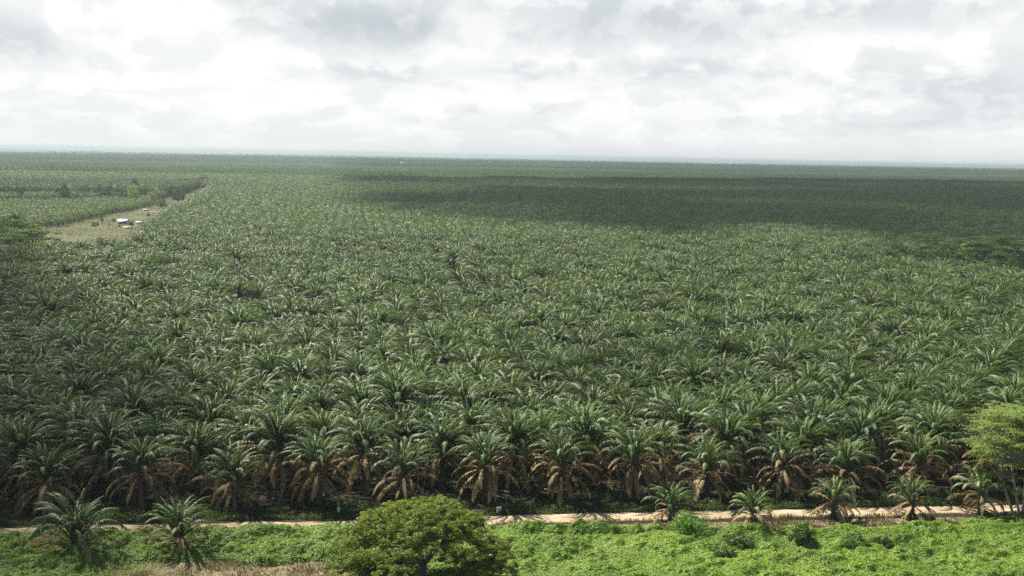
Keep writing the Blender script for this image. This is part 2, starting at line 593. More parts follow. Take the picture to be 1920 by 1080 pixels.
rng = np.random.default_rng(7)
ORD = "first second third fourth fifth sixth seventh eighth ninth tenth eleventh twelfth thirteenth fourteenth fifteenth sixteenth seventeenth eighteenth nineteenth twentieth".split()
front = [(90, 900), (267, 883), (440, 900), (597, 873), (757, 888), (908, 870), (1053, 873), (1190, 860), (1326, 882), (1467, 870), (1587, 880), (1723, 868), (1843, 855)]
FRONT_NOTE = [
    "shaded palm ending the front row, behind the wide brown skirted road palm",
    "front row palm between the two road palms that stand left of the round tree",
    "low crowned front row palm behind the road, just right of the compact road palm",
    "front row palm with a full fan of tan hanging fronds, left of the round tree",
    "front row palm rising directly behind the top left of the round tree",
    "front row palm behind the right shoulder of the round tree, its trunk showing",
    "front row palm just right of the round tree, orange dry fronds on its left",
    "front row palm just left of the brown skirted palm beside the bright bush",
    "front row palm behind the bright bush, right of the brown skirted road palm",
    "front row palm behind the ragged road palm, orange fronds spread both ways",
    "front row palm half hidden behind the palm with the short stout bare stem",
    "front row palm with the widest orange skirt, behind the rusty road palm",
    "front row palm at the feathery tree's foot, brown fronds in shade"]
placed = []
for (p, note) in zip(front, FRONT_NOTE):
    u, h = px_on_row(p[0], p[1], 0.0)
    x, y = uv(u, 0.0)
    make_palm(x, y, h, note, "front row oil palms", rng, CROWNS_F, k=0.92)
    placed.append((u, 0.0))

DS, DV = 8.9, 5.9
U0 = float(np.mean([((u + DS / 2) % DS) for u, v in placed])) - DS / 2


def in_poly(x, y, poly):
    c = False
    j = len(poly) - 1
    for i in range(len(poly)):
        xi, yi = poly[i]
        xj, yj = poly[j]
        if (yi > y) != (yj > y) and x < (xj - xi) * (y - yi) / (yj - yi + 1e-12) + xi:
            c = not c
        j = i
    return c


CLEARING = [px(-60, 462, 9), px(60, 458, 9), px(240, 449, 9), px(300, 402, 9), px(350, 376, 9), px(398, 348, 9), px(375, 352), px(332, 372), px(270, 391), px(100, 428), px(0, 440), px(-80, 445)]
def band(pxs, depth, h=9.0):
    a = [px(x_, y_, h) for x_, y_ in pxs]
    b = []
    for (x_, y_) in a:
        r_ = math.hypot(x_, y_)
        b.append((x_ * (1 + depth / r_), y_ * (1 + depth / r_)))
    return a + b[::-1]


TREES_L = band([(-60, 470), (98, 456)], 110)
TREES_R = band([(1655, 470), (1700, 476), (1800, 491), (2000, 505)], 60)
BELT_L = band([(-60, 372), (130, 369), (230, 367), (300, 365), (395, 350)], 90, 6.0)
GAPS = [(px(834 + (y_ - 500) * 0.55, y_, 3), 4.7) for y_ in range(500, 554, 6)] + [(px(605, 560, 4), 5.0), (px(1058, 503, 4), 7.5), (px(920, 585, 4), 4.5)]


def allowed(x, y):
    for P in (CLEARING, TREES_L, TREES_R, BELT_L):
        if in_poly(x, y, P):
            return False
    for (gx, gy), r in GAPS:
        if (x - gx) ** 2 + (y - gy) ** 2 < r * r:
            return False
    return True


# ---- lattice: the columns start at the palms of the front row
FU = sorted(u for u, v_ in placed)


def col_u(i):
    """u of column i (halves for the staggered rows); straight 8.9 m steps beyond the measured row"""
    n_ = len(FU) - 1
    if i <= 0:
        return FU[0] + i * DS
    if i >= n_:
        return FU[-1] + (i - n_) * DS
    f = int(math.floor(i))
    return FU[f] + (FU[f + 1] - FU[f]) * (i - f)


FM = sum(FU) / len(FU) - 6 * DS
cand = []
TILE_U, TILE_V = DS * 10, DV * 12
V_NEAR_END = DV * 264                     # 12 tiles deep
nrow = int(V_NEAR_END / DV)
for k in range(0, nrow):
    v = k * DV
    d = OY + v
    half = d * 0.45 + 30
    off = 0.5 if k % 2 else 0.0
    wp = max(0.0, 1 - k / 9)
    uc = v * math.tan(TH)
    i0, i1 = int((uc - half - FM) / DS) - 1, int((uc + half - FM) / DS) + 1
    for i in range(i0, i1 + 1):
        u = col_u(i + off) * wp + (FM + (i + off) * DS) * (1 - wp)
        j1, j2 = rng.normal(0, 0.32, 2)
        if k == 0 and min(abs(u - pu) for pu, pv in placed) < 6.5:
            continue
        x, y = uv(u + j1, v + j2)
        if not allowed(x, y):
            continue
        cand.append((k, x, y))
N_IND = 300 - 13 - 7
inds, rest = [], []
for (k, x, y) in cand:
    zc = y * math.cos(PITCH) + (CAM_H - 7) * math.sin(PITCH)
    vis = abs(x / zc) < 0.437
    if vis and len(inds) < N_IND:
        inds.append((k, x, y))
    else:
        rest.append((k, x, y))
for (k, x, y) in inds:
    if k == 0:
        lab, grp = "green oil palm cut off by the photo's edge at the end of the front row", "front row oil palms"
    else:
        lab = "green oil palm standing in the %s row back from the dirt road" % ORD[k] if k < 20 else "green oil palm deep in the block"
        grp = "oil palms in the %s row" % ORD[k] if k < 20 else "oil palms deep in the block"
    full = k < 3 or rng.random() < 0.25
    make_palm(x, y, 4.7 + 0.03 * min(k, 10) + rng.normal(0, 0.6), lab, grp, rng, skirts=SKIRTS_FULL if full else SKIRTS_THIN, k=rng.uniform(0.86, 1.12))

# verge palms on the near side of the road: (base px, base py, crown px y, size, label)
VERGE = [
    (143, 1031, 985, 1.30, "wide oil palm with a brown skirt reaching the ground, in shade below the dirt road"),
    (336, 1026, 978, 1.12, "compact upright oil palm with a few brown fronds, on the green bank beneath the road"),
    (1258, 980, 945, 0.98, "small oil palm with brown skirt beside the bright round bush on the road edge"),
    (1412, 990, 955, 0.95, "small ragged road palm with thin drooping fronds, right of the bright bush"),
    (1563, 972, 935, 1.02, "small oil palm on a short stout bare stem with pale road behind it"),
    (1708, 972, 935, 1.06, "small oil palm with rusty lower fronds trailing to the ground over the road edge"),
    (1838, 962, 920, 1.10, "small oil palm on a dark stem near the feathery tree at the road's far end"),
]
VERGE_PALMS = []
for (bx, by, cyp, k, lab) in VERGE:
    x, y = px(bx, by)
    u, v = to_uv(x, y)
    _, h = px_on_row(bx, cyp, v)
    if bx < 400:
        p_ = make_palm(x, y, max(1.1, h) * 0.72, lab, "young oil palms along the road edge", rng, CROWNS_F, SKIRTS_FULL, TRUNK_Y, 2.0, k * 0.76)
    else:
        p_ = make_palm(x, y, max(1.3, h), lab, "young oil palms along the road edge", rng, CROWNS_Y, SKIRTS_Y, TRUNK_Y, 2.0, k)
    VERGE_PALMS.append(p_)

# ---- the rest of the plantation: one object of instanced palms
SRC = bpy.data.collections.new("plantation_forms")


def src_obj(name, me):
    o = bpy.data.objects.new(name, me)
    SRC.objects.link(o)
    return o


def whole_palm(seed, N, L, nl, ll, lw, nd, simple, H=5.2, fm=None):
    mb = MB()
    c = green_crown(seed, N, L, nl, ll, lw, 30, simple, rach=not simple)
    mb.absorb(c, 0, Matrix.Translation((0, 0, H)))
    if nd:
        d = dry_skirt(seed, nd, L * 0.85, max(6, nl - 3), ll, lw, -8, -45, simple)
        mb.absorb(d, 1, Matrix.Translation((0, 0, H)))
    t = MB()
    tube(t, [(0, 0, -0.3), (0, 0, H * 0.5), (0, 0, H)], [0.36, 0.30, 0.32], 6)
    mb.absorb(t, 2)
    return mb


names = []
for i in range(5):      # 0-4 detailed
    src_obj("oil_palm_form_a%02d" % i, whole_palm(110 + i, 62, 5.6, 24, 0.55, 0.165, 7, False).mesh("oil_palm_form", [M_FROND, M_DRY, M_TRUNK]))
for i in range(5):      # 5-9 middle distance
    src_obj("oil_palm_form_b%02d" % i, whole_palm(130 + i, 52, 5.7, 11, 0.58, 0.28, 5, True).mesh("oil_palm_form", [M_FROND, M_DRY, M_TRUNK]))


YOUNG = [px(-120, 374), px(230, 369), px(300, 378), px(270, 392), px(100, 430), px(-120, 445)]
for i in range(3):      # young low palms, index 10-12
    src_obj("oil_palm_form_c%02d" % i, whole_palm(150 + i, 34, 5.2, 10, 0.6, 0.30, 2, True, 2.0).mesh("oil_palm_form", [M_FROND, M_DRY, M_TRUNK]))


def strip_palm(mb, rng, x, y, H, k):
    for i in range(20):
        q = (i + 0.5) / 20
        a = i * GA + rng.uniform(0, 0.5)
        e = math.radians(80 - 85 * q)
        L = 5.8 * k * (0.7 + 0.4 * min(1, 2 * q))
        pts = []
        p = np.array([x, y, H])
        for j in range(4):
            pts.append(p)
            ee = e - math.radians(30 + 40 * q) * (j / 3) ** 1.2
            p = p + np.array([math.cos(a) * math.cos(ee), math.sin(a) * math.cos(ee), math.sin(ee)]) * L / 3
        S = np.array([-math.sin(a), math.cos(a), 0])
        wd = [0.12, 0.48, 0.42, 0.10]
        V = []
        for j, pp in enumerate(pts):
            V += [pp + S * wd[j] * k - np.array([0, 0, .3 * wd[j]]), pp, pp - S * wd[j] * k - np.array([0, 0, .3 * wd[j]])]
        Q = [(j * 3 + c, j * 3 + c + 1, j * 3 + c + 4, j * 3 + c + 3) for j in range(3) for c in (0, 1)]
        mb.add(V, Q, None, float(np.clip(0.75 - 0.5 * q + rng.normal(0, .15), 0, 1)))


for i in range(3):      # 13-15: far blocks of 120 palms
    r_ = np.random.default_rng(200 + i)
    mb = MB()
    for kk in range(12):
        for ii in range(10):
            if r_.random() < 0.03:
                continue
            strip_palm(mb, r_, (ii - 4.5) * DS + ((DS / 2 if kk % 2 else 0) - kk * DV * 0.0) % DS + r_.normal(0, 1.1), (kk - 5.5) * DV + r_.normal(0, 1.1), 5.4 + r_.normal(0, .6), r_.uniform(0.9, 1.12))
    g = MB()
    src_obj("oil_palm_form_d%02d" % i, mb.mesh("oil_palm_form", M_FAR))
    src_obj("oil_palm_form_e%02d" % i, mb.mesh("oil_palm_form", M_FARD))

pts, idx, rot, scl = [], [], [], []
for (k, x, y) in rest:
    d = math.hypot(x, y)
    lo = 0 if d < 480 else 5
    pts.append((x, y, 0))
    idx.append(10 + int(rng.integers(3)) if x < 0 and in_poly(x, y, YOUNG) else lo + int(rng.integers(5)))
    rot.append((rng.normal(0, .04), rng.normal(0, .04), rng.uniform(0, 6.28)))
    s_ = rng.uniform(0.84, 1.12)
    scl.append((s_, s_, s_ * rng.uniform(0.95, 1.1)))


def fieldnoise(x, y):
    return (math.sin(x * 0.0011 + 1.3) + math.sin(y * 0.0021 + 0.4 + 0.6 * math.sin(x * 0.0007)) + math.sin((x + y) * 0.0006 + 2.0)) / 3


FAR_END = 9000.0
v = V_NEAR_END + TILE_V / 2 - DV / 2
while v < FAR_END:
    half = (OY + v) * 0.46 + 120
    u = -half + v * math.tan(TH)
    u = math.floor((u - U0) / TILE_U) * TILE_U + U0 + DS * 4.75
    while u < half + v * math.tan(TH):
        x, y = uv(u, v)
        skip = v > 3500 and fieldnoise(x * 1.0, y) > 0.38
        if not skip and allowed(x, y):
            pts.append((x, y, 0))
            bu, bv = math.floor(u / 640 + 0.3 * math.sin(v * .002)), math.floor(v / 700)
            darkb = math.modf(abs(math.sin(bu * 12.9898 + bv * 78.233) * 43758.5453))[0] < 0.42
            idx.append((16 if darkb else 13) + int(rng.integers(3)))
            rot.append((0, 0, TH + (math.pi if rng.random() < .5 else 0)))
            scl.append((1, 1, rng.uniform(0.85, 1.15)))
        u += TILE_U
    v += TILE_V
me = bpy.data.meshes.new("oil_palm_plantation")
me.vertices.add(len(pts))
me.vertices.foreach_set("co", np.array(pts, np.float32).ravel())
a_ = me.attributes.new("form", "INT", "POINT")
a_.data.foreach_set("value", np.array(idx, np.int32))
a_ = me.attributes.new("turn", "FLOAT_VECTOR", "POINT")
a_.data.foreach_set("vector", np.array(rot, np.float32).ravel())
a_ = me.attributes.new("size", "FLOAT_VECTOR", "POINT")
a_.data.foreach_set("vector", np.array(scl, np.float32).ravel())
plant = link("oil_palm_plantation", me, label="endless oil palms filling the plantation behind the nearest rows", category="plantation", kind="stuff")


def instancer(obj, coll):
    ng = bpy.data.node_groups.new("place_forms", "GeometryNodeTree")
    ng.interface.new_socket("Geometry", in_out="INPUT", socket_type="NodeSocketGeometry")
    ng.interface.new_socket("Geometry", in_out="OUTPUT", socket_type="NodeSocketGeometry")
    N = ng.nodes
    gi, go = N.new("NodeGroupInput"), N.new("NodeGroupOutput")
    ci = N.new("GeometryNodeCollectionInfo")
    ci.inputs["Collection"].default_value = coll
    ci.inputs["Separate Children"].default_value = True
    ci.inputs["Reset Children"].default_value = True
    iop = N.new("GeometryNodeInstanceOnPoints")
    iop.inputs["Pick Instance"].default_value = True

    def attr(nm, ty):
        a = N.new("GeometryNodeInputNamedAttribute")
        a.data_type = ty
        a.inputs["Name"].default_value = nm
        return a.outputs["Attribute"]
    L = ng.links
    m2p = N.new("GeometryNodeMeshToPoints")
    L.new(gi.outputs[0], m2p.inputs["Mesh"])
    L.new(m2p.outputs["Points"], iop.inputs["Points"])
    L.new(ci.outputs[0], iop.inputs["Instance"])
    L.new(attr("form", "INT"), iop.inputs["Instance Index"])
    e2r = N.new("FunctionNodeEulerToRotation")
    L.new(attr("turn", "FLOAT_VECTOR"), e2r.inputs[0])
    L.new(e2r.outputs[0], iop.inputs["Rotation"])
    L.new(attr("size", "FLOAT_VECTOR"), iop.inputs["Scale"])
    L.new(iop.outputs["Instances"], go.inputs[0])
    md = obj.modifiers.new("place_forms", "NODES")
    md.node_group = ng


instancer(plant, SRC)

# ------------------------------------------------------------------ ground, road


def fbm(x, y, sc, seed=0, oct=4):
    """cheap value noise on arrays"""
    tot, amp, nrm = 0, 1.0, 0
    for o in range(oct):
        X, Y = x / sc + 17.3 * o + seed, y / sc - 9.1 * o + seed * 1.7
        xi, yi = np.floor(X), np.floor(Y)
        fx, fy = X - xi, Y - yi
        fx, fy = fx * fx * (3 - 2 * fx), fy * fy * (3 - 2 * fy)
        h = lambda a, b: np.modf(np.abs(np.sin(a * 127.1 + b * 311.7 + seed * 3.3) * 43758.5453))[0]
        n = (h(xi, yi) * (1 - fx) + h(xi + 1, yi) * fx) * (1 - fy) + (h(xi, yi + 1) * (1 - fx) + h(xi + 1, yi + 1) * fx) * fy
        tot = tot + amp * n
        nrm += amp
        amp *= 0.5
        sc *= 0.5
    return tot / nrm


def sstep(a, b, x):
    t = np.clip((x - a) / (b - a), 0, 1)
    return t * t * (3 - 2 * t)


def height(x, y):
    u, v = to_uv(x, y)
    left = sstep(-14, -22, u)
    # left: green bank, ditch, second bank
    zl = np.interp(v, [-90, -30, -19, -16.6, -15.2, -13.6, -11.8, -9.3, -8.8], [-0.5, -0.5, -0.45, 0.05, 0.25, -0.9, -0.6, 0.0, 0.0])
    zr = np.interp(v, [-90, -22, -15, -13, -11.2, -9.4, -8.8], [-0.2, -0.1, 0.05, -0.15, -0.3, 0.0, 0.0])
    z = zl * left + zr * (1 - left)
    z = z + (fbm(x, y, 3.0, 5) - 0.5) * 0.5 * sstep(-9.3, -11.5, v)
    return z * sstep(-8.8, -9.6, v)


for p_ in VERGE_PALMS:                     # stand them on the bank
    p_.location.z = float(height(np.array([p_.location.x]), np.array([p_.location.y]))[0]) - 0.05


def grid_sheet(us, vs, zoff=0.0, hfun=True):
    U, V = np.meshgrid(us, vs)
    X, Y = OX + U * UX - V * UY, OY + U * UY + V * UX
    Z = height(X, Y) + zoff if hfun else np.full_like(X, zoff)
    nu, nv = len(us), len(vs)
    i = np.arange(nv - 1)[:, None] * nu
    j = np.arange(nu - 1)[None]
    Q = np.stack([i + j, i + j + 1, i + nu + j + 1, i + nu + j], -1).reshape(-1, 4)
    return np.stack([X, Y, Z], -1).reshape(-1, 3), Q


# ground material: earth under the palms, green country far off
M_GROUND, t, out = new_mat("ground_earth")
tcn = t.new("ShaderNodeTexCoord")
P_ = tcn.outputs["Object"]
sp = t.new("ShaderNodeSeparateXYZ")
t.l.new(P_, sp.inputs[0])
n1 = t.noise(P_, 1.6, 9.0, 0.75)
n2 = t.noise(P_, 2.5, 4.0, 0.6)
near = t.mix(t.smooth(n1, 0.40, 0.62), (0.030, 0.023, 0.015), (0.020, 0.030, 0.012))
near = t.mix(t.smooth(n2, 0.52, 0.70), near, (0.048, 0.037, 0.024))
stretch = t.comb(t.math("MULTIPLY", sp.outputs[0], 0.00055), t.math("MULTIPLY", sp.outputs[1], 0.0011), 0.0)
vor = t.new("ShaderNodeTexVoronoi")
t.put(vor.inputs["Vector"], stretch)
vor.inputs["Scale"].default_value = 1.0
fs = t.new("ShaderNodeSeparateColor")
t.l.new(vor.outputs["Color"], fs.inputs[0])
fn = t.noise(stretch, 6.0, 8.0, 0.7)
farc = t.mix(t.smooth(fs.outputs[0], 0.15, 0.95), (0.030, 0.060, 0.030), (0.085, 0.14, 0.060))
farc = t.mix(t.smooth(fn, 0.40, 0.62), farc, (0.035, 0.066, 0.034))
farc = t.mix(t.math("MULTIPLY", t.smooth(fs.outputs[1], 0.86, 0.94), 0.7), farc, (0.20, 0.24, 0.13))
dist = t.new("ShaderNodeVectorMath", operation="LENGTH")
t.l.new(P_, dist.inputs[0])
gc = t.mix(t.smooth(dist.outputs["Value"], 600.0, 1500.0), near, farc)
p = t.new("ShaderNodeBsdfPrincipled")
t.put(p.inputs["Base Color"], gc)
p.inputs["Roughness"].default_value = 0.95
p.inputs["Specular IOR Level"].default_value = 0.1
t.l.new(p.outputs[0], out.inputs[0])

mb = MB()
us = np.concatenate([[-60000, -20000, -6000, -2000, -600, -200], np.arange(-90, 91, 0.75), [200, 600, 2000, 6000, 20000, 60000]])
vs = np.concatenate([[-60000, -20000, -5000, -1000, -300, -110], np.arange(-70, -8.2, 0.5), [0, 20, 60, 200, 600, 2000, 6000, 20000, 60000]])
V_, Q_ = grid_sheet(us, vs)
mb.add(V_, Q_)
link("ground", mb.mesh("ground", M_GROUND, True), kind="structure", label="dark plantation ground reaching to the flat horizon")

# dirt road
M_ROAD, t, out = new_mat("road_sand")
tcn = t.new("ShaderNodeTexCoord")
P_ = tcn.outputs["Object"]
n1 = t.noise(P_, 0.8, 6.0, 0.65)
n2 = t.noise(P_, 6.0, 3.0, 0.6)
at = t.new("ShaderNodeAttribute", attribute_name="tone")
n3 = t.noise(P_, 0.25, 5.0, 0.6)
n1 = t.math("MULTIPLY", t.math("ADD", n1, n3), 0.5)
c = t.mix(t.smooth(n1, 0.40, 0.58), (0.235, 0.175, 0.105), (0.385, 0.315, 0.215))
c = t.mix(t.math("MULTIPLY", t.smooth(n2, 0.5, 0.75), 0.5), c, (0.27, 0.19, 0.12))
c = t.mix(at.outputs["Fac"], c, (0.17, 0.125, 0.07))
p = t.new("ShaderNodeBsdfPrincipled")
t.put(p.inputs["Base Color"], c)
p.inputs["Roughness"].default_value = 0.95
bmp = t.new("ShaderNodeBump")
bmp.inputs["Strength"].default_value = 0.3
t.put(bmp.inputs["Height"], n2)
t.l.new(bmp.outputs[0], p.inputs["Normal"])
t.l.new(p.outputs[0], out.inputs[0])
mb = MB()
uu = np.arange(-110, 111, 0.6)
cols = np.linspace(-1, 1, 9)
RC = lambda u: -7.0 + 0.25 * np.sin(u * 0.11 + 0.6) + 0.012 * u
RW = lambda u: 1.52 + 0.12 * np.sin(u * 0.37) + 0.003 * u
VV = []
TT = []
nzL, nzR = fbm(uu, uu * 0, 1.7, 2), fbm(uu, uu * 0, 1.7, 8)
for a, u in enumerate(uu):
    for c_ in cols:
        wdt = RW(u) + (1.2 * (nzL[a] if c_ < 0 else nzR[a]) - 0.6) * (abs(c_) > 0.8)
        x, y = uv(u, RC(u) + c_ * wdt)
        rut = -0.03 * math.exp(-((abs(c_) - 0.55) / 0.18) ** 2)
        VV.append((x, y, 0.035 + rut - 0.03 * abs(c_) ** 6))
        TT.append(0.55 if abs(c_) > 0.9 else (0.35 if abs(c_) < 0.15 else 0.0))
nc = len(cols)
Q = [(a * nc + b, a * nc + nc + b, a * nc + nc + b + 1, a * nc + b + 1) for a in range(len(uu) - 1) for b in range(nc - 1)]
mb.add(VV, Q, None, np.array(TT))
link("dirt_road", mb.mesh("dirt_road", M_ROAD, True), kind="structure", label="narrow sandy dirt road along the edge of the plantation")

# clearing floor
M_CLEAR = noise_mat("clearing_grass", (0.070, 0.056, 0.028), (0.050, 0.080, 0.024), 0.07, 0.95, (0.095, 0.092, 0.040), 0.025, lo=0.44, hi=0.56)
mb = MB()
cp = np.array(CLEARING)
gx, gy = np.arange(cp[:, 0].min() - 10, cp[:, 0].max() + 10, 4.0), np.arange(cp[:, 1].min() - 10, cp[:, 1].max() + 10, 4.0)
GX, GY = np.meshgrid(gx, gy)
GZ = 0.05 + 0.35 * fbm(GX, GY, 25.0, 71)
ok = np.array([in_poly(a, b, CLEARING) for a, b in zip((GX + 9 * (fbm(GX, GY, 18.0, 5) - .5)).ravel(), (GY + 9 * (fbm(GX, GY, 18.0, 9) - .5)).ravel())])
nu = len(gx)
ii_, jj_ = np.arange(len(gy) - 1)[:, None] * nu, np.arange(nu - 1)[None]
Qc = np.stack([ii_ + jj_, ii_ + jj_ + 1, ii_ + nu + jj_ + 1, ii_ + nu + jj_], -1).reshape(-1, 4)
mb.add(np.stack([GX, GY, GZ], -1).reshape(-1, 3), Qc[ok[Qc].any(1)])
link("clearing", mb.mesh("clearing", M_CLEAR, True), kind="structure", label="brown cleared field with dry grass around the white house")

# ------------------------------------------------------------------ ground cover and weeds
leaf_rng = np.random.default_rng(21)


def leaf_scatter(mb, x, y, z, size, rng, tone, up=0.75, nrm=None, elong=1.0):
    """one bent four-cornered leaf spray per point, mostly facing up (or along nrm)"""
    n = len(x)
    a = rng.uniform(0, 2 * np.pi, n)
    N = np.stack([rng.normal(0, 1 - up, n), rng.normal(0, 1 - up, n), np.full(n, 1.0)], 1) if nrm is None else nrm + rng.normal(0, 1 - up, (n, 3))
    N /= np.linalg.norm(N, axis=1, keepdims=True)
    R = np.stack([np.cos(a), np.sin(a), rng.normal(0, 0.3, n)], 1)
    A = R - N * (R * N).sum(1, keepdims=True)
    A /= np.linalg.norm(A, axis=1, keepdims=True)
    B = np.cross(N, A)
    s = (size * rng.uniform(0.6, 1.3, n))[:, None]
    C = np.stack([x, y, z], 1)
    V = np.stack([C - A * s * elong, C - B * s * 0.55 - N * s * 0.22, C + A * s * elong - N * s * 0.30, C + B * s * 0.55 - N * s * 0.22], 1)
    b = np.arange(n)[:, None] * 4
    mb.add(V, None, np.concatenate([b + np.array([0, 1, 3]), b + np.array([1, 2, 3])]), np.repeat(tone, 4))


M_COVER = leaf_mat("creeper_leaf", (0.090, 0.170, 0.022), (0.235, 0.375, 0.048), (0.28, 0.45, 0.03), 0.35, 0.55, 0.25, aged=(0.33, 0.35, 0.08))
M_COVERD = leaf_mat("creeper_leaf_dark", (0.045, 0.090, 0.018), (0.120, 0.20, 0.035), (0.18, 0.28, 0.03), 0.35, 0.5, 0.35)


def cover_density(u, v, x, y):
    """where creeping plants cover the ground, 0..1"""
    nz = fbm(x, y, 4.0, 11)
    left = sstep(-14, -20, u)
    right = 1 - left
    # left banks, with bare brown ground in front
    bare = sstep(-17.9, -18.8, v + (nz - .5) * 2.2 + 0.03 * (u + 30))
    bare = bare * sstep(-47, -37, u + (nz - .5) * 8)
    dl = (1 - 0.97 * bare) * sstep(-8.3, -9.0, v + (nz - .5) * 1.4)
    edge = np.interp(u, [-10, 5, 12, 20, 28, 36, 46, 52, 60], [-9.3, -9.6, -10.8, -13.0, -13.5, -13.3, -12.5, -10.0, -9.6])
    dr = sstep(edge + 0.35, edge - 0.55, v + (nz - .5) * 1.6)
    return np.clip(dl * left + dr * right, 0, 1)


def lump(x, y):
    u, v = to_uv(x, y)
    a = fbm(x, y, 1.6, 31, 3)
    b = fbm(x, y, 5.0, 37, 2)
    z = 0.10 + 0.55 * sstep(0.35, 0.75, a) + 0.55 * (b - 0.4)
    # darker taller thicket near the road right of the round tree
    z = z + 0.75 * np.exp(-((v + 11.3) / 1.0) ** 2) * sstep(-4, 0, u) * sstep(17, 11, u) * (0.5 + a)
    z = z - 0.35 * np.exp(-((v + 13.1) / 0.5) ** 2) * sstep(-4, 0, u) * sstep(17, 11, u)
    z = z + 0.45 * np.exp(-((v + 14.7) / 1.5) ** 2) * sstep(15, 24, u)
    return np.clip(z, 0.04, 2.5)


n = 620000
U = leaf_rng.uniform(-60, 64, n)
V = -8.2 - leaf_rng.random(n) ** 1.1 * 24.8
X, Y = OX + U * UX - V * UY, OY + U * UY + V * UX
D = cover_density(U, V, X, Y)
keep = leaf_rng.random(n) < D
X, Y, U, V, D = X[keep], Y[keep], U[keep], V[keep], D[keep]
Z = height(X, Y) + lump(X, Y) * (0.35 + 0.65 * D) + leaf_rng.normal(0, 0.05, len(X))
e_ = 0.12
gxn = (lump(X + e_, Y) + height(X + e_, Y) - lump(X - e_, Y) - height(X - e_, Y)) / (2 * e_)
gyn = (lump(X, Y + e_) + height(X, Y + e_) - lump(X, Y - e_) - height(X, Y - e_)) / (2 * e_)
NR = np.stack([-gxn, -gyn, np.ones_like(gxn)], 1)
NR /= np.linalg.norm(NR, axis=1, keepdims=True)
pt = fbm(X, Y, 3.5, 3)
tone = np.clip(0.5 + 1.5 * (pt - 0.5) + leaf_rng.normal(0, 0.20, len(X)), 0, 1)
old = leaf_rng.random(len(X)) < 0.03 + 0.45 * sstep(0.56, 0.72, fbm(X, Y, 5.0, 93))
tone = np.where(old, 1.15 + 0.7 * leaf_rng.random(len(X)), tone)
mb = MB()
leaf_scatter(mb, X, Y, Z, 0.105, leaf_rng, tone, 0.72, NR)
# soil-hiding under-layer of the same plants
uu_, vv_ = np.arange(-66, 72.1, 0.4), np.arange(-33.0, -9.0, 0.3)
Vg, Qg = grid_sheet(uu_, vv_)
ug, vg = to_uv(Vg[:, 0], Vg[:, 1])
Dg = cover_density(ug, vg, Vg[:, 0], Vg[:, 1])
Vg[:, 2] += (lump(Vg[:, 0], Vg[:, 1]) * (0.35 + 0.65 * Dg)) * 0.85 - 0.06
kq = (Dg[Qg] > 0.55).all(1)
mb.add(Vg, Qg[kq], None, 0.05)
link("ground_cover", mb.mesh("ground_cover", M_COVER), kind="stuff", label="bright green creeping plants blanketing the banks below the road", category="creeper")

# weeds and grass on the verges and the dry ground
M_WEED = leaf_mat("weed_leaf", (0.026, 0.044, 0.014), (0.11, 0.17, 0.040), (0.18, 0.28, 0.04), 0.35, 0.6, 0.3)


def blades(mb, x, y, z, h, rng, tone, wid=0.035):
    n = len(x)
    a = rng.uniform(0, 2 * np.pi, n)
    lean = rng.uniform(0.1, 0.8, n) * h
    d = np.stack([np.cos(a), np.sin(a), 0 * a], 1)
    s = np.stack([-np.sin(a), np.cos(a), 0 * a], 1) * wid
    b = np.stack([x, y, z], 1)
    m_ = b + d * (lean * 0.35)[:, None] + np.array([0, 0, 1.0]) * (h * 0.65)[:, None]
    tp = b + d * lean[:, None] + np.array([0, 0, 1.0]) * (h * 0.9)[:, None]
    V = np.stack([b - s, b + s, m_ + s * .8, m_ - s * .8, tp], 1)
    k = np.arange(n)[:, None] * 5
    mb.add(V, k + np.array([0, 1, 2, 3]), k + np.array([3, 2, 4]), np.repeat(tone, 5))


mb = MB()
n = 190000
U = leaf_rng.uniform(-66, 72, n)
V = leaf_rng.uniform(-5.2, 12, n)
V = np.where(leaf_rng.random(n) < 0.72, leaf_rng.uniform(-5.3, 1.0, n), V)
X, Y = OX + U * UX - V * UY, OY + U * UY + V * UX
nz = fbm(X, Y, 3.0, 41)
keep = (nz > 0.33) & (leaf_rng.random(n) < np.where(V > 0.5, 0.25, 1.0))
X, Y, U, V, nz = X[keep], Y[keep], U[keep], V[keep], nz[keep]
tn = np.clip((nz - 0.45) * 2.2 + leaf_rng.normal(0, 0.15, len(X)), 0, 1)
half = len(X) // 2
blades(mb, X[:half], Y[:half], np.zeros(half), leaf_rng.uniform(0.10, 0.55, half) * (0.4 + nz[:half]), leaf_rng, tn[:half])
hz = np.clip((nz[half:] - 0.42) * 3.0, 0.05, 1.0) * leaf_rng.uniform(0.1, 1.0, len(X) - half)
leaf_scatter(mb, X[half:], Y[half:], hz, 0.11, leaf_rng, tn[half:], 0.45)
link("verge_weeds", mb.mesh("verge_weeds", M_WEED), kind="stuff", label="dark green weeds and grass between the road and the front palms", category="weeds")

M_DRYGRASS = leaf_mat("dry_grass_blade", (0.10, 0.095, 0.035), (0.27, 0.215, 0.11), (0.26, 0.22, 0.08), 0.25, 0.8, 0.1)
mb = MB()
n = 260000
U = leaf_rng.uniform(-66, 72, n)
V = leaf_rng.uniform(-33, -7.9, n)
X, Y = OX + U * UX - V * UY, OY + U * UY + V * UX
D = cover_density(U, V, X, Y)
nz = fbm(X, Y, 2.2, 51)
keep = (D < 0.6) & (leaf_rng.random(n) < np.clip(0.25 + 1.6 * (nz - 0.4), 0.05, 1))
X, Y, U, V, nz = X[keep], Y[keep], U[keep], V[keep], nz[keep]
gr = sstep(0, 30, U) * 0.40
tn = np.clip(0.95 - gr * 1.6 - 1.2 * (nz - 0.4) + leaf_rng.normal(0, 0.2, len(X)), 0, 1)
blades(mb, X, Y, height(X, Y), leaf_rng.uniform(0.08, 0.48, len(X)) * (0.4 + nz), leaf_rng, tn, 0.03)
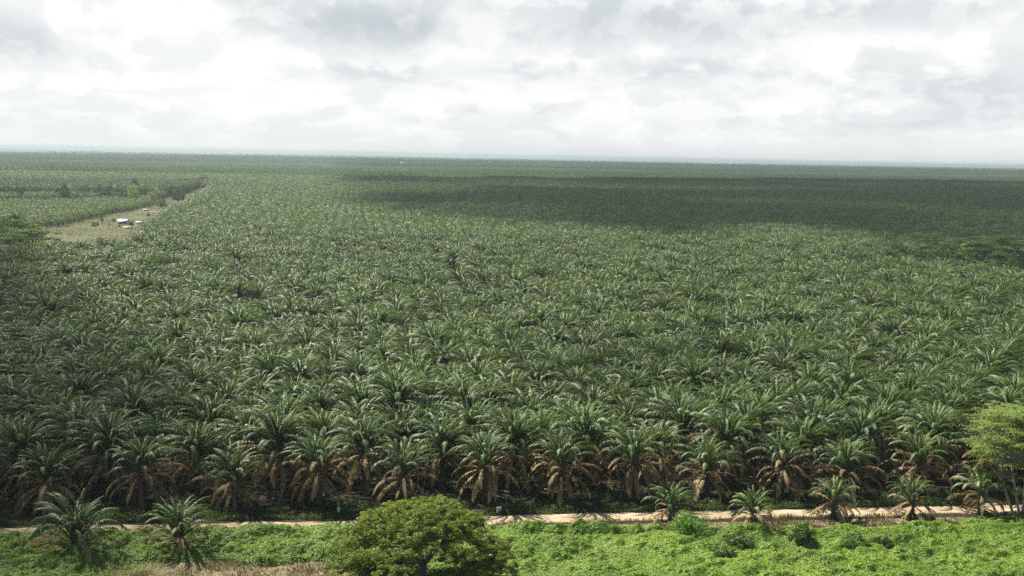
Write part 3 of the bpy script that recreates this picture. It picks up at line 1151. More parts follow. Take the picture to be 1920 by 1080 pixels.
link("dry_grass", mb.mesh("dry_grass", M_DRYGRASS), kind="stuff", label="dry straw coloured grass on the bare ground beside the road", category="grass")
M_SCRUB = leaf_mat("scrub_leaf", (0.045, 0.070, 0.022), (0.13, 0.12, 0.05), (0.14, 0.16, 0.04), 0.25, 0.7, 0.1)
# bare soil strip sheets (lies just over the ground where the cover stops)
M_SOIL = noise_mat("bare_soil", (0.14, 0.105, 0.065), (0.26, 0.205, 0.13), 0.9, 0.95, (0.11, 0.105, 0.05), 0.35, 0.4)
mb = MB()
Vg, Qg = grid_sheet(np.arange(-66, 72.1, 0.75), np.arange(-36, -9.0, 0.5), 0.012)
mb.add(Vg, Qg)
link("bare_soil", mb.mesh("bare_soil", M_SOIL, True), kind="structure", label="brown bare soil between the green banks")

mb = MB()
n = 150000
X = leaf_rng.uniform(cp[:, 0].min(), cp[:, 0].max(), n)
Y = leaf_rng.uniform(cp[:, 1].min(), cp[:, 1].max(), n)
nz = fbm(X, Y, 14.0, 77)
kp = np.array([in_poly(a, b, CLEARING) for a, b in zip(X, Y)]) & (leaf_rng.random(n) < np.clip((nz - .35) * 4, 0.04, 1))
X, Y, nz = X[kp], Y[kp], nz[kp]
leaf_scatter(mb, X, Y, 0.25 + leaf_rng.random(len(X)) * (0.2 + 0.6 * (nz > .56)), 0.42, leaf_rng, np.clip(1.1 - 1.2 * (nz - .3) + leaf_rng.normal(0, .25, len(X)), 0, 1), 0.55)
link("clearing_scrub", mb.mesh("clearing_scrub", M_SCRUB), kind="stuff", label="low scrub and weeds dotted over the brown cleared field", category="scrub")

# ------------------------------------------------------------------ broadleaf trees


def tree_parts(seed, H, R, trunk_h, nblob, per, leaf, flat=0.55, layers=False, r_tr=None, blob_r=(0.16, 0.30), dome=True, inner=0.0):
    """trunk with limbs reaching into leaf clumps spread through an uneven crown; returns (trunk MB, crown MB)"""
    g = np.random.default_rng(seed)
    tr, cr = MB(), MB()
    r_tr = r_tr or H * 0.022
    top = np.array([g.normal(0, .05) * H, g.normal(0, .05) * H, trunk_h])
    tube(tr, [(0, 0, -0.4), top * np.array([.3, .3, .35]), top * np.array([.7, .7, .75]), top], [r_tr * 1.35, r_tr, r_tr * .9, r_tr * .75], 8)
    ch = H - trunk_h * 0.75
    C = []
    for i in range(nblob):
        if layers:
            lev = g.integers(0, 4)
            rr = R * math.sqrt(g.uniform(0.02, 1)) * (0.75 + 0.25 * (lev == 1) + 0.1 * (lev == 2))
            a = g.uniform(0, 6.28)
            zz = trunk_h * 0.9 + (H - trunk_h * 0.9) * (0.15 + 0.27 * lev) - 0.10 * H * (rr / R) ** 2 + g.normal(0, .015) * H
            c = np.array([rr * math.cos(a), rr * math.sin(a), zz])
            br = R * g.uniform(*blob_r)
            rad = np.array([br, br, br * 0.22])
        else:
            a = i * GA + g.normal(0, .25)
            q = (i + .5) / nblob
            cosel = 1 - q * (1.05 if dome else 1.5)
            el_ = math.asin(max(-0.7, min(1, cosel)))
            k = g.uniform(0.66, 1.0) if g.random() > inner else g.uniform(0.3, 0.7)
            c = np.array([math.cos(a) * math.cos(el_) * R * k, math.sin(a) * math.cos(el_) * R * k, trunk_h * .78 + ch * (0.12 + 0.80 * k * max(-0.25, math.sin(el_)))])
            br = R * g.uniform(*blob_r)
            rad = np.array([br, br, br * flat])
        C.append((c, rad))
    order = sorted(range(nblob), key=lambda i: C[i][0][2])
    for i in order[::max(1, nblob // 14)]:
        c, rad = C[i]
        m_ = top * 0.5 + c * 0.5 + np.array([0, 0, -0.06 * H])
        st = top * g.uniform(0.75, 1.0)
        tube(tr, [st, m_ * .6 + st * .4, m_ * .5 + c * .5, c], [r_tr * .5, r_tr * .36, r_tr * .22, r_tr * .08], 5)
    for c, rad in C:
        n = int(per * g.uniform(0.7, 1.3))
        d = g.normal(0, 1, (n, 3))
        d[:, 2] = np.where(d[:, 2] < 0, d[:, 2] * 0.45, d[:, 2])
        d /= np.linalg.norm(d, axis=1, keepdims=True)
        rr = g.uniform(0.55, 1.05, n)[:, None] ** 0.6
        p = c + d * rad * rr
        nm = d / rad
        nm /= np.linalg.norm(nm, axis=1, keepdims=True)
        t0 = g.normal(0.5, 0.24)
        leaf_scatter(cr, p[:, 0], p[:, 1], p[:, 2], leaf, g, np.clip(t0 + g.normal(0, .15, n), 0, 1), 0.55, nm)
    return tr, cr


M_RAIN = leaf_mat("rain_tree_leaf", (0.045, 0.080, 0.014), (0.225, 0.300, 0.042), (0.32, 0.41, 0.03), 0.3, 0.5, 0.3)
M_TREE = leaf_mat("tree_leaf", (0.018, 0.042, 0.014), (0.095, 0.150, 0.044), (0.11, 0.19, 0.03), 0.28, 0.6, 0.15, (0.08, 0.12, 0.04), 0.6)
M_LIME = leaf_mat("lime_leaf", (0.105, 0.165, 0.030), (0.215, 0.290, 0.058), (0.28, 0.38, 0.05), 0.38, 0.5, 0.3)
M_BRIGHT = leaf_mat("bright_bush_leaf", (0.065, 0.150, 0.020), (0.145, 0.27, 0.040), (0.22, 0.38, 0.04), 0.38, 0.45, 0.35)

# the round tree in the foreground
tx, ty = px(790, 1112)
t = thing("rain_tree", "broad round crowned olive green tree in the foreground, in front of the dirt road", "tree", (tx, ty, -0.3), 0.4)
g = np.random.default_rng(300)
tr, cr = MB(), MB()
top = np.array([0.2, 0.1, 3.2])
tube(tr, [(0, 0, -0.4), (0.1, 0, 1.2), (0.15, .05, 2.3), top], [0.50, 0.40, 0.36, 0.34], 12)
RT, HT = 8.1, 8.9
tips = []
tips = []
NL = 150
for i in range(NL):                        # lobes of foliage held by the limbs, with dark gaps between them
    q = (i + .5) / NL
    a = i * GA + g.normal(0, .25)
    rr = RT * math.sqrt(q) * g.uniform(0.84, 1.0) * (1 + 0.08 * math.sin(3 * a + 1.0))
    zc = 1.3 + (HT - 2.3) * max(0.0, 1 - (rr / RT) ** 2 * 0.97) ** 0.62 + g.normal(0, .30)
    if q > 0.35 and i % 2:
        zc = 0.7 + (zc - 0.7) * g.uniform(0.05, 0.85)
    lr = g.uniform(0.85, 1.45)
    lt = g.normal(0, .13)
    for k in range(int(30 * lr ** 2 * g.uniform(0.7, 1.1))):
        d_ = g.normal(0, 1, 3)
        d_[2] = abs(d_[2]) - 0.25
        d_ /= np.linalg.norm(d_)
        e_ = lr * g.uniform(0.72, 1.08)
        tips.append((rr * math.cos(a) + d_[0] * e_, rr * math.sin(a) + d_[1] * e_, max(0.3, zc + d_[2] * e_ * 0.72), lt))
LT = np.array([q[3] for q in tips])
tips = [q[:3] for q in tips]
tips = np.array(tips)
for c, lt in zip(tips, LT):
    n = int(g.uniform(45, 85))
    br = g.uniform(0.22, 0.46)
    d = g.normal(0, 1, (n, 3))
    d[:, 2] = np.abs(d[:, 2]) * 0.9 - 0.15
    d /= np.linalg.norm(d, axis=1, keepdims=True)
    pp = c + d * np.array([br, br, br * .62]) * g.uniform(0.6, 1.05, n)[:, None]
    t0 = g.normal(0.5, .14) + lt + 0.012 * (c[0] + 0.6 * c[1])
    leaf_scatter(cr, pp[:, 0], pp[:, 1], pp[:, 2], 0.072, g, np.clip(t0 + g.normal(0, .12, n), 0, 1), 0.6, d)
# spreading limbs
for k in range(9):
    a = k * 0.698 + g.normal(0, .15)
    el_ = g.uniform(0.35, 0.9)
    L_ = g.uniform(4.8, 6.6)
    e1 = top + np.array([math.cos(a) * math.cos(el_), math.sin(a) * math.cos(el_), math.sin(el_) * .75]) * L_
    md = (top + e1) / 2 + np.array([0, 0, .5])
    tube(tr, [top - (0, 0, .3), md * .5 + top * .5, md, e1], [.20, .16, .12, .05], 7)
    for j in range(7):
        f = g.uniform(.3, 1)
        b0 = md * (1 - f) + e1 * f if f > .5 else top * (1 - f) + md * f
        near_ = tips[np.argsort(((tips - b0) ** 2).sum(1))[g.integers(5, 90)]]
        tube(tr, [b0, (b0 + near_) / 2 + (0, 0, .15), near_], [.07, .05, .02], 5)
link("trunk", tr.mesh("tree_trunk", M_BARK, True), t)
link("crown", cr.mesh("tree_crown", M_RAIN), t)

# the feathery layered tree at the right edge
tx, ty = px(1912, 962)
t = thing("feathery_tree", "tall lime green feathery tree with flat layered crown and pale stems by the road", "tree", (tx, ty, 0), 0.0, scale=1.13)
g = np.random.default_rng(311)
tr, cr = MB(), MB()
stems = [((0, 0, -.3), (-0.7, .1, 3.0), (-1.2, .4, 6.0), (-1.0, .3, 9.2)), ((0.3, .1, -.3), (0.5, .2, 3.2), (1.0, .1, 6.3), (1.6, -.2, 9.6)), ((-.5, .3, -.3), (-1.8, .2, 3.0), (-2.6, .1, 5.2), (-3.2, 0, 7.4))]
for s_ in stems:
    tube(tr, s_, [.14, .11, .085, .045], 8)
ends = []
for i in range(100):
    lev = g.choice([5.2, 6.3, 7.5, 8.6, 9.8, 10.6], p=[.10, .15, .2, .22, .2, .13])
    rmax = {5.2: 4.0, 6.3: 5.0, 7.5: 5.4, 8.6: 5.4, 9.8: 4.6, 10.6: 3.2}[float(lev)]
    a = g.uniform(0, 6.28)
    rr = rmax * math.sqrt(g.uniform(0.03, 1))
    c = np.array([rr * math.cos(a) + 0.2, rr * math.sin(a), lev - 0.02 * rr ** 1.5 + g.normal(0, .10)])
    ends.append(c)
    st = np.array(stems[g.integers(3)][2 if lev < 8 else 3])
    tube(tr, [st, (st + c) / 2 + (0, 0, .25), c], [.055, .04, .015], 5)
    for j in range(8):                        # feathery sprays lying flat in each layer
        cc_ = c + np.array([g.normal(0, .70), g.normal(0, .70), g.normal(0, .06)])
        n = 80
        d = g.normal(0, 1, (n, 3)) * np.array([.40, .40, .04])
        pp = cc_ + d
        pp[:, 2] -= 0.25 * (d[:, 0] ** 2 + d[:, 1] ** 2)
        leaf_scatter(cr, pp[:, 0], pp[:, 1], pp[:, 2], 0.085, g, np.clip(g.normal(.5, .2) + g.normal(0, .12, n), 0, 1), 0.75, None, 1.3)
link("trunk", tr.mesh("tree_trunk", M_PALEBARK, True), t)
link("crown", cr.mesh("tree_crown", M_LIME), t)

# bushes
BUSH = [
    ((1292, 1003), 1.9, 3.1, M_BRIGHT, "bright green rounded bush beside the road, in front of a small brown skirted palm"),
    ((1502, 1024), 1.15, 2.4, M_COVERD, "ragged dark bush with a pale tip, standing alone in the bright creepers"),
    ((1384, 1026), 1.35, 1.1, M_COVERD, "low dark green bush in the creepers, below the bright rounded bush"),
    ((1604, 1026), 1.4, 1.1, M_COVERD, "low dark bush in the creepers under the stout stemmed road palm"),
    ((1655, 1022), 1.1, 1.0, M_COVERD, "small dark bush in the creepers below the rusty road palm"),
    ((1352, 1044), 1.2, 0.8, M_COVERD, "flat dark bush sunk low in the bright creepers near the bottom edge"),
]
for i, (p, R, H, M, lab) in enumerate(BUSH):
    x, y = px(*p)
    z = float(height(np.array([x]), np.array([y]))[0])
    t = thing("bush", lab, "bush", (x, y, z), group="bushes among the creepers")
    a, b = tree_parts(400 + i, H, R, 0.4, 16 if i else 20, 170, 0.11, 0.85, r_tr=0.06, blob_r=(0.30, 0.50), inner=.4)
    link("trunk", a.mesh("bush_stem", M_BARK), t)
    link("crown", b.mesh("bush_crown", M), t)

# distant tree forms, shared
FORMS = []
for i in range(6):
    a, b = tree_parts(500 + i, 10.0, 4.3 + .3 * (i % 3), 2.6, 60, 170, 0.15, 0.75, r_tr=.22, blob_r=(.16, .34), dome=i % 2 == 0, inner=.3)
    FORMS.append((a.mesh("tree_trunk", M_BARK), b.mesh("tree_crown", M_TREE)))
for i in range(3):
    a, b = tree_parts(520 + i, 10.0, 5.0, 4.0, 60, 150, 0.15, 0.5, layers=True, r_tr=.2, blob_r=(.18, .34))
    FORMS.append((a.mesh("tree_trunk", M_BARK), b.mesh("tree_crown", M_TREE)))
FORM_LIME = []
for i in range(2):
    a, b = tree_parts(540 + i, 10.0, 4.2, 3.0, 52, 150, 0.15, 0.7, r_tr=.2, blob_r=(.16, .34), inner=.3)
    FORM_LIME.append((a.mesh("tree_trunk", M_BARK), b.mesh("tree_crown", M_LIME)))


def far_tree(p, top, wide, lab, grp, form=None, name="broadleaf_tree", h=0.0):
    """p: base pixel; top: pixel row of its top"""
    x, y = px(p[0], p[1], h)
    u, v = to_uv(x, y)
    _, H = px_on_row(p[0], top, v)
    H = max(1.5, H)
    t = thing(name, lab, "tree", (x, y, 0), rng.uniform(0, 6.28), grp)
    a, b = form or FORMS[rng.integers(len(FORMS))]
    o = link("trunk", a, t)
    c_ = link("crown", b, t)
    for q in (o, c_):
        q.scale = (H / 10 * wide * (0.72 if h > 2 else 1.0), H / 10 * wide * (0.72 if h > 2 else 1.0), H / 10)
    return t


GL = "trees in the dark thicket at the clearing's near corner"
for i, (p, top, wd, fm, lab) in enumerate([
    ((12, 452), 404, 1.0, FORMS[1], "dark narrow tree at the back of the thicket beside the clearing, nearest the photo's edge"),
    ((28, 449), 402, 0.8, FORMS[3], "dark pointed tree rising highest from the thicket beside the clearing"),
    ((42, 452), 411, 0.9, FORMS[0], "dark tree in the thicket just before the lime green one"),
    ((60, 452), 413, 0.9, FORM_LIME[0], "lime green tree standing out in the dark thicket by the clearing"),
    ((15, 462), 424, 1.3, FORMS[2], "olive tree in the middle of the thicket by the clearing"),
    ((42, 466), 432, 1.4, FORMS[6], "wide layered grey green tree in front of the lime green one"),
    ((80, 463), 436, 1.2, FORMS[7], "rounded grey green tree at the thicket's end facing the clearing"),
    ((8, 474), 440, 1.3, FORMS[8], "broad dark tree at the foot of the thicket, cut by the photo's edge"),
    ((38, 474), 449, 1.3, FORMS[4], "low dark tree at the foot of the thicket behind the palms"),
    ((74, 470), 456, 1.7, FORM_LIME[1], "low yellow green shrubby tree where the thicket meets the palms")]):
    far_tree(p, top - 3, wd * 1.3, lab, GL, fm, h=6.5)
GR = "trees along the far edge of the palm block"
for i, (p, top, wd, fm, lab) in enumerate([
    ((1682, 474), 456, 1.3, FORMS[0], "round sunlit tree standing by itself at the far edge of the palm block"),
    ((1736, 476), 443, 0.9, FORMS[6], "open layered tree with pale top at the palm block's far edge"),
    ((1757, 478), 460, 1.0, FORMS[2], "small dark tree between the open layered tree and the large round one"),
    ((1776, 482), 452, 1.3, FORMS[4], "large round tree with sunlit top at the palm block's far edge"),
    ((1803, 484), 462, 1.2, FORM_LIME[1], "yellow green tree in the belt beyond the palms, right of the large round one"),
    ((1815, 478), 452, 1.2, FORMS[8], "dark tree half hidden behind the yellow green one in the far belt"),
    ((1838, 488), 450, 1.2, FORMS[7], "dark layered tree with dense shadow beneath in the far belt"),
    ((1868, 486), 444, 1.3, FORMS[5], "tallest dark tree of the belt beyond the palms"),
    ((1880, 494), 468, 1.1, FORMS[6], "short layered tree in front of the tallest belt tree"),
    ((1905, 488), 448, 1.2, FORMS[8], "dark spreading tree at the belt's end, cut by the photo's edge"),
    ((1902, 497), 479, 1.0, FORMS[1], "small pale tree at the belt's foot beside the photo's edge"),
    ((1668, 462), 450, 1.4, FORMS[3], "low grey tree behind the round sunlit one"),
    ((1850, 470), 446, 1.2, FORMS[0], "dark tree behind the dark layered one in the far belt")]):
    far_tree(p, top - 7, wd * 1.15, lab, GR, fm, h=6.5)
for i in range(14):
    x_ = rng.uniform(1690, 1935)
    yb = np.interp(x_, [1690, 1800, 1940], [470, 482, 492]) - rng.uniform(4, 14)
    far_tree((x_, yb), yb - rng.uniform(22, 34), rng.uniform(0.9, 1.3), "dark broadleaf tree in the irregular belt beyond the palm block", GR, h=6.5)
GB = "trees in the belt beyond the clearing"
belt_special = [
    ((122, 368), 341, .8, FORMS[1], "tall pointed tree in the belt beyond the young palms"),
    ((108, 367), 348, 1.0, FORMS[0], "rounded tree beside the tall pointed one in the belt"),
    ((250, 376), 346, 1.0, FORM_LIME[0], "tall pale olive tree at the clearing's far corner"),
    ((252, 360), 333, 1.0, FORMS[4], "dark tree rising behind the tall pale olive one"),
    ((334, 376), 352, 1.25, FORMS[2], "grey green round tree standing apart in the clearing's dark far corner"),
    ((186, 366), 345, 1.1, FORMS[3], "broad dark tree in the middle of the belt"),
    ((12, 366), 346, 1.4, FORMS[5], "wide dark tree at the belt's end by the photo's edge"),
]
for (p, top, wd, fm, lab) in belt_special:
    far_tree(p, top, wd, lab, GB, fm, h=3)
for i in range(58):
    f = i / 57
    x_ = -10 + 400 * f + rng.normal(0, 3)
    yb = np.interp(x_, [0, 130, 230, 300, 395], [370, 367, 370, 366, 352]) - rng.uniform(0, 9)
    far_tree((x_, yb), yb - rng.uniform(9, 19), rng.uniform(0.9, 1.5), "dark broadleaf tree in the ragged belt beyond the young palms", GB, h=3)
# shrubs and small trees round the house
GC = "small trees scattered on the cleared field"
for (p, top, wd, fm, lab) in [
    ((191, 416), 404, .45, FORMS[1], "thin dark columnar tree standing alone in the cleared field"),
    ((176, 426), 415, .9, FORMS[3], "dark shrubby tree on the brown field left of the white house"),
    ((183, 425), 416, .7, FORMS[0], "small dark tree right against the shrubby one on the brown field"),
    ((213, 417), 409, 1.1, FORMS[2], "green tree at the back corner of the white house"),
    ((205, 424), 417, 1.0, FORM_LIME[0], "pale shrubby tree just left of the white house"),
    ((246, 425), 414, 1.0, FORMS[4], "dark tree in front of the low shed beside the white house"),
    ((267, 418), 411, 1.0, FORMS[1], "dark round tree at the end of the low shed"),
    ((278, 406), 398, .9, FORMS[3], "small tree near the far hut in the clearing"),
    ((224, 427), 421, 1.1, FORMS[0], "low shrub at the front of the white house"),
    ((305, 390), 372, .9, FORMS[5], "dark tree at the narrow far end of the clearing"),
    ((296, 386), 374, 1.2, FORM_LIME[1], "yellow green tree at the narrow far end of the clearing"),
    ((272, 385), 375, 1.4, FORM_LIME[0], "pale yellow green tree behind the far hut"),
    ((262, 388), 376, 1.2, FORMS[2], "grey tree between the young palms and the far hut")]:
    far_tree(p, top, wd, lab, GC, fm)

# ------------------------------------------------------------------ buildings
M_WALL = noise_mat("whitewash", (0.62, 0.62, 0.58), (0.75, 0.75, 0.72), 1.5, 0.85)
M_ROOF = noise_mat("metal_roof", (0.62, 0.66, 0.68), (0.80, 0.82, 0.82), 0.8, 0.4)
M_OLDROOF = noise_mat("weathered_roof", (0.22, 0.21, 0.19), (0.36, 0.34, 0.31), 1.2, 0.7)
M_DARK = noise_mat("dark_opening", (0.03, 0.03, 0.03), (0.06, 0.055, 0.05), 2.0, 0.5)


def house(p, W, D, H, rz, lab, name="house", wins=3, group=None, cat="house", roof=None):
    x, y = px(*p)
    t = thing(name, lab, cat, (x, y, 0), rz, group)
    m = MB()
    box(m, (0, 0, H / 2 - .1), (W, D, H + .2))
    rise = D * 0.24
    m.add([(-W / 2, -D / 2, H), (-W / 2, D / 2, H), (-W / 2, 0, H + rise * .97), (W / 2, -D / 2, H), (W / 2, D / 2, H), (W / 2, 0, H + rise * .97)], None, [(0, 2, 1), (3, 4, 5)])
    link("wall", m.mesh("house_wall", M_WALL), t)
    m = MB()
    ov, th = 0.45, 0.08
    for s in (-1, 1):
        a = [(-W / 2 - ov, 0, H + rise), (W / 2 + ov, 0, H + rise), (W / 2 + ov, s * (D / 2 + ov), H - ov * rise / (D / 2)), (-W / 2 - ov, s * (D / 2 + ov), H - ov * rise / (D / 2))]
        V = [(q[0], q[1], q[2] + .02) for q in a] + [(q[0], q[1], q[2] + .02 + th) for q in a]
        m.add(V, [(0, 1, 2, 3), (4, 7, 6, 5), (0, 4, 5, 1), (1, 5, 6, 2), (2, 6, 7, 3), (3, 7, 4, 0)])
    link("roof", m.mesh("house_roof", roof or M_ROOF), t)
    m = MB()
    dh = min(2.05, H * .8)
    box(m, (-W * .12, -D / 2 - .02, dh / 2), (min(.95, W * .16), .06, dh))
    link("door", m.mesh("house_door", M_DARK), t)
    for k in range(wins):
        m = MB()
        box(m, (-W / 2 + W * (k + .5) / wins + (W * .12 if k == wins // 2 else 0), -D / 2 - .02, H * .56), (min(1.0, W * .18), .06, H * .32))
        link("window", m.mesh("house_window", M_DARK), t)
    return t


house((232, 421), 4.8, 3.8, 1.9, -0.15, "white house with pale metal roof standing in the brown clearing")
house((262, 420), 3.4, 1.8, 1.0, 0.1, "low shed with grey roof to the right of the white house in the clearing", "shed", 1, cat="shed", roof=M_OLDROOF)
house((240, 429), 3.6, 1.4, 0.8, 0.05, "long low grey shelter in front of the white house", "shelter", 1, cat="shed", roof=M_OLDROOF)
house((273, 396), 2.6, 1.8, 1.0, 0.2, "small pale hut at the far side of the clearing", "hut", 1, cat="hut", roof=M_OLDROOF)
FARH = [(1214, 308.5), (1221, 308.5), (1225, 308.5), (1241, 308.5), (1253, 308.5), (1265, 308.7), (1275, 308.8), (1322, 309), (1333, 306), (1350, 307.5), (1374, 309), (1432, 310), (755, 310), (911, 308.5), (1366, 329), (457, 292.5)]
for i, p in enumerate(FARH):
    L_ = "tiny white house in the settlement near the horizon"
    gname = "distant settlement houses"
    if i == 12:
        L_ = "tiny white building before the dark far palms, left of the photo's middle"
    if i == 13:
        L_ = "tiny lone white building just below the middle of the horizon"
    if i == 14:
        L_ = "tiny white roof at the back edge of the dark shaded palms"
    if i == 15:
        L_ = "tiny white building on the hazy horizon, farthest to the left"
    if i == 11:
        L_ = "tiny white house by itself to the right of the settlement"
    d = math.hypot(*px(*p))
    s_ = min(2.6, max(1.0, d / 2300))
    house(p, 9 * s_, 7 * s_, 3.6 * s_, rng.uniform(-.3, .3), L_, "house", 2, gname)

# ------------------------------------------------------------------ small things on the verge
M_WHITE = noise_mat("white_paint", (0.70, 0.70, 0.66), (0.80, 0.80, 0.78), 3.0, 0.7)
for p, lab in (((635, 963), "small white marker post on the shaded verge left of the round tree"),
               ((933, 962), "white marker post right of the round tree, left one of a touching pair"),
               ((938, 961), "white marker post right of the round tree, right one of a touching pair")):
    x, y = px(*p)
    t = thing("marker_post", lab, "post", (x, y, 0), 0.2, "white marker posts")
    m = MB()
    box(m, (0, 0, .28), (.24, .18, .66), bev=.03)
    link("post", m.mesh("marker_post", M_WHITE), t)
    m = MB()
    box(m, (0, 0, .65), (.30, .24, .08), bev=.03)
    link("cap", m.mesh("marker_cap", M_WHITE), t)
M_PALE = leaf_mat("cut_frond", (0.30, 0.26, 0.20), (0.55, 0.50, 0.42), (0.3, 0.25, 0.15), 0.1, 0.8, 0.2)
fr_meshes = []
for i in range(3):
    m = MB()
    frond(m, np.random.default_rng(600 + i), 1.7, 0, 0.10, 0.14, 14, 0.8, 0.12, 0.5, 0, 0.12, 0.0, fluff=.1, droop=.05)
    fr_meshes.append(m.mesh("cut_frond", M_PALE))
FALLEN = [(930, 921), (962, 924), (1008, 924), (1030, 921), (1165, 921), (1178, 924), (662, 924), (680, 925), (232, 938), (948, 936), (325, 913), (1245, 925), (1445, 915)]
for i, p in enumerate(FALLEN):
    x, y = px(*p)
    o = link("fallen_frond", fr_meshes[i % 3], None, (x, y, 0.0), label="pale dry cut frond lying on the dark ground under the front palms", category="frond", group="cut fronds under the palms")
    o.rotation_euler = (0, 0, rng.uniform(-.6, .6) + (math.pi if i % 2 else 0))
# brown felled heap in the gap between the rows
for i, p in enumerate([(850, 532), (856, 545), (846, 520), (862, 552)]):
    x, y = px(*p)
    o = link("fallen_frond", SKIRTS_THIN[i], None, (x, y, 1.2), label="heap of brown dead fronds in the gap among the palms", category="frond heap", group="dead fronds in the gap")
    o.scale = (.9, .9, .5)

# far woods and tree belts that break the horizon
mb = MB()
g = np.random.default_rng(800)
bases = []
for i in range(120):
    yb = g.uniform(294.5, 311)
    xb = g.uniform(-50, 1970)
    x0, y0 = px(xb, yb + (xb - 960) * 0.01875)
    L_ = g.uniform(300, 2600)
    for k in range(int(L_ / 13)):
        bases.append((x0 + k * 13 + g.normal(0, 6), y0 + g.normal(0, 14) + 0.08 * k * 13, g.uniform(8, 21)))
for (x, y, H) in bases:
    if y > 2000 and y < 40000:
        n = 16
        d = g.normal(0, 1, (n, 3))
        d[:, 2] = np.abs(d[:, 2])
        d /= np.linalg.norm(d, axis=1, keepdims=True)
        pp = np.array([x, y, H * .45]) + d * np.array([H * .62, H * .62, H * .55])
        leaf_scatter(mb, pp[:, 0], pp[:, 1], pp[:, 2], H * .30, g, np.clip(g.normal(.4, .2, n), 0, 1), .5, d)
link("distant_woods", mb.mesh("distant_woods", M_TREE), kind="stuff", label="hazy belts of woodland along the horizon", category="woods")

# ------------------------------------------------------------------ clouds that shade the land (above the frame)
M_CLOUD, t, out = new_mat("cloud_vapour")
at = t.new("ShaderNodeAttribute", attribute_name="tone")
dif = t.new("ShaderNodeBsdfDiffuse")
dif.inputs[0].default_value = (0.85, 0.86, 0.88, 1)
trl = t.new("ShaderNodeBsdfTranslucent")
trl.inputs[0].default_value = (0.8, 0.82, 0.85, 1)
m1 = t.new("ShaderNodeMixShader")
m1.inputs[0].default_value = 0.35
t.l.new(dif.outputs[0], m1.inputs[1])
t.l.new(trl.outputs[0], m1.inputs[2])
tp = t.new("ShaderNodeBsdfTransparent")
m2 = t.new("ShaderNodeMixShader")
t.put(m2.inputs[0], at.outputs["Fac"])
t.l.new(tp.outputs[0], m2.inputs[1])
t.l.new(m1.outputs[0], m2.inputs[2])
t.l.new(m2.outputs[0], out.inputs[0])


def cloud(polys, res, alt, dens, soft, nz_sc, lab, seed, holes=(), rough=0.45):
    """polys: outlines of the shade on the ground; the cloud hangs up-sun of them at altitude alt"""
    P = np.array([q for pl in polys for q in pl])
    x0, y0 = P.min(0) - soft * 2.5
    x1, y1 = P.max(0) + soft * 2.5
    xs, ys = np.arange(x0, x1 + res, res), np.arange(y0, y1 + res, res)
    X, Y = np.meshgrid(xs, ys)
    wx = X + (fbm(X, Y, nz_sc, seed) - .5) * soft * 2.4
    wy = Y + (fbm(X, Y, nz_sc, seed + 5) - .5) * soft * 2.4
    best = np.full(X.shape, -1e9)
    for pl in polys:                                # signed distance, + inside
        pl = np.array(pl)
        dmin = np.full(X.shape, 1e18)
        ins = np.zeros(X.shape, bool)
        for i in range(len(pl)):
            a, b = pl[i], pl[(i + 1) % len(pl)]
            ab = b - a
            tt = np.clip(((wx - a[0]) * ab[0] + (wy - a[1]) * ab[1]) / (ab @ ab + 1e-9), 0, 1)
            dmin = np.minimum(dmin, (wx - a[0] - tt * ab[0]) ** 2 + (wy - a[1] - tt * ab[1]) ** 2)
            cr_ = ((a[1] > wy) != (b[1] > wy)) & (wx < (b[0] - a[0]) * (wy - a[1]) / (b[1] - a[1] + 1e-12) + a[0])
            ins ^= cr_
        sdist = np.sqrt(dmin) * np.where(ins, 1, -1)
        best = np.maximum(best, sdist)
    M = sstep(-soft, soft, best)
    for (hx, hy, ra, rb, am) in holes:
        M = M * (1 - am * sstep(1.3, 0.5, np.hypot((wx - hx) / ra, (wy - hy) / rb)))
    D = M * (1 - 0.5 * (fbm(X, Y, nz_sc * 1.7, seed + 9) > 2))
    D = np.clip(D * (1 - rough + 2 * rough * sstep(0.25, 0.75, fbm(X, Y, nz_sc, seed + 3))), 0, 1) * dens
    thick = alt * 0.12
    lum = fbm(X, Y, nz_sc * .6, seed + 1)
    off = SUN * (alt / SUN.z)
    top = alt + thick * M * (0.35 + 1.1 * lum)
    bot = alt - thick * 0.22 * M
    nu = len(xs)
    i = np.arange(len(ys) - 1)[:, None] * nu
    j = np.arange(nu - 1)[None]
    Q = np.stack([i + j, i + j + 1, i + nu + j + 1, i + nu + j], -1).reshape(-1, 4)
    Q = Q[(M.ravel()[Q] > 0.004).any(1)]
    m = MB()
    face = 1 - np.sqrt(1 - np.clip(D, 0, .999))     # two skins together give the opacity D
    for Z, fl in ((top, 1), (bot, -1)):
        m.add(np.stack([X + off.x + (Z - alt) * SUN.x / SUN.z, Y + off.y + (Z - alt) * SUN.y / SUN.z, Z], -1).reshape(-1, 3), Q[:, ::fl], None, face.ravel())
    me_ = m.mesh("cloud", M_CLOUD, True)
    link("cloud", me_, kind="structure", label=lab)


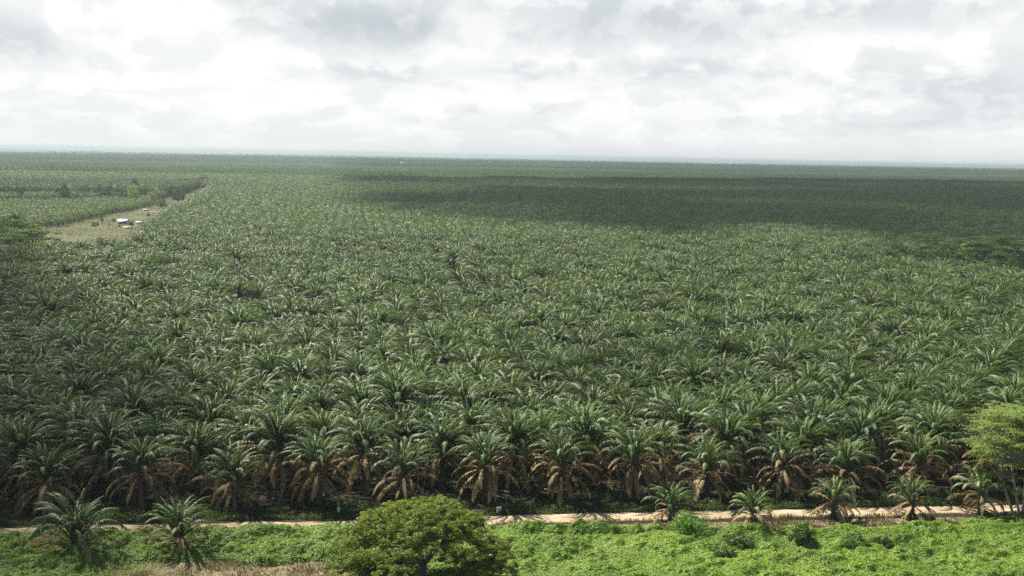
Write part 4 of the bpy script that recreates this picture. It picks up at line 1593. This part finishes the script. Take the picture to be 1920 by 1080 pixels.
H9 = 8
cloud([[px(630, 331, H9), px(840, 333, H9), px(1100, 334, H9), px(1500, 336, H9), px(2100, 343, H9), px(2100, 474, H9), px(1920, 464, H9), px(1700, 452, H9), px(1590, 436, H9), px(1450, 424, H9), px(1330, 446, H9), px(1200, 436, H9), px(1000, 420, H9), px(830, 408, H9), px(700, 385, H9)]],
      14, 1500, 0.88, 26, 170, "grey cumulus shading the far dark palms", 1,
      [(*px(1560, 384, H9), 130, 120, 0.32), (*px(1150, 352, H9), 200, 120, 0.3), (*px(700, 350, H9), 120, 220, 0.5)], 0.25)
cloud([[px(-400, 470, H9), px(60, 470, H9), px(180, 560, H9), px(330, 640, H9), px(430, 760, H9), px(440, 880, H9), px(365, 1000, 0), px(290, 1120, 0), px(250, 1400, 0), px(-700, 1400, 0)]],
      5, 1500, 0.74, 12, 50, "thin cumulus shading the near left palms", 4, (), 0.22)
cloud([[px(1060, 640, H9), px(1350, 630, H9), px(1520, 680, H9), px(1400, 740, H9), px(1150, 720, H9)]],
      5, 1500, 0.45, 12, 40, "wisp of cumulus over the near palms", 6)
cloud([[px(-300, 338, H9), px(200, 337, H9), px(420, 341, H9), px(420, 351, H9), px(-300, 350, H9)],
       [px(560, 299, H9), px(1280, 308, H9), px(2200, 325, H9), px(2200, 334, H9), px(1280, 320, H9), px(1000, 315, H9), px(640, 311, H9)],
       [px(-300, 283, H9), px(700, 299, H9), px(700, 306, H9), px(300, 304, H9), px(-300, 297, H9)]],
      60, 2400, 0.6, 90, 600, "long grey cumulus shading the land near the horizon", 8)

# ------------------------------------------------------------------ haze
M_HAZE, t, out = new_mat("haze_air")
pvn = t.new("ShaderNodeVolumePrincipled")
pvn.inputs["Color"].default_value = (0.45, 0.545, 0.60, 1)
pvn.inputs["Density"].default_value = 0.000105
pvn.inputs["Anisotropy"].default_value = 0.2
t.l.new(pvn.outputs[0], out.inputs["Volume"])
m = MB()
box(m, (0, 0, 25.0), (124000, 124000, 54.0))
link("haze", m.mesh("haze", M_HAZE), kind="stuff", label="pale air fading the far land", category="haze")
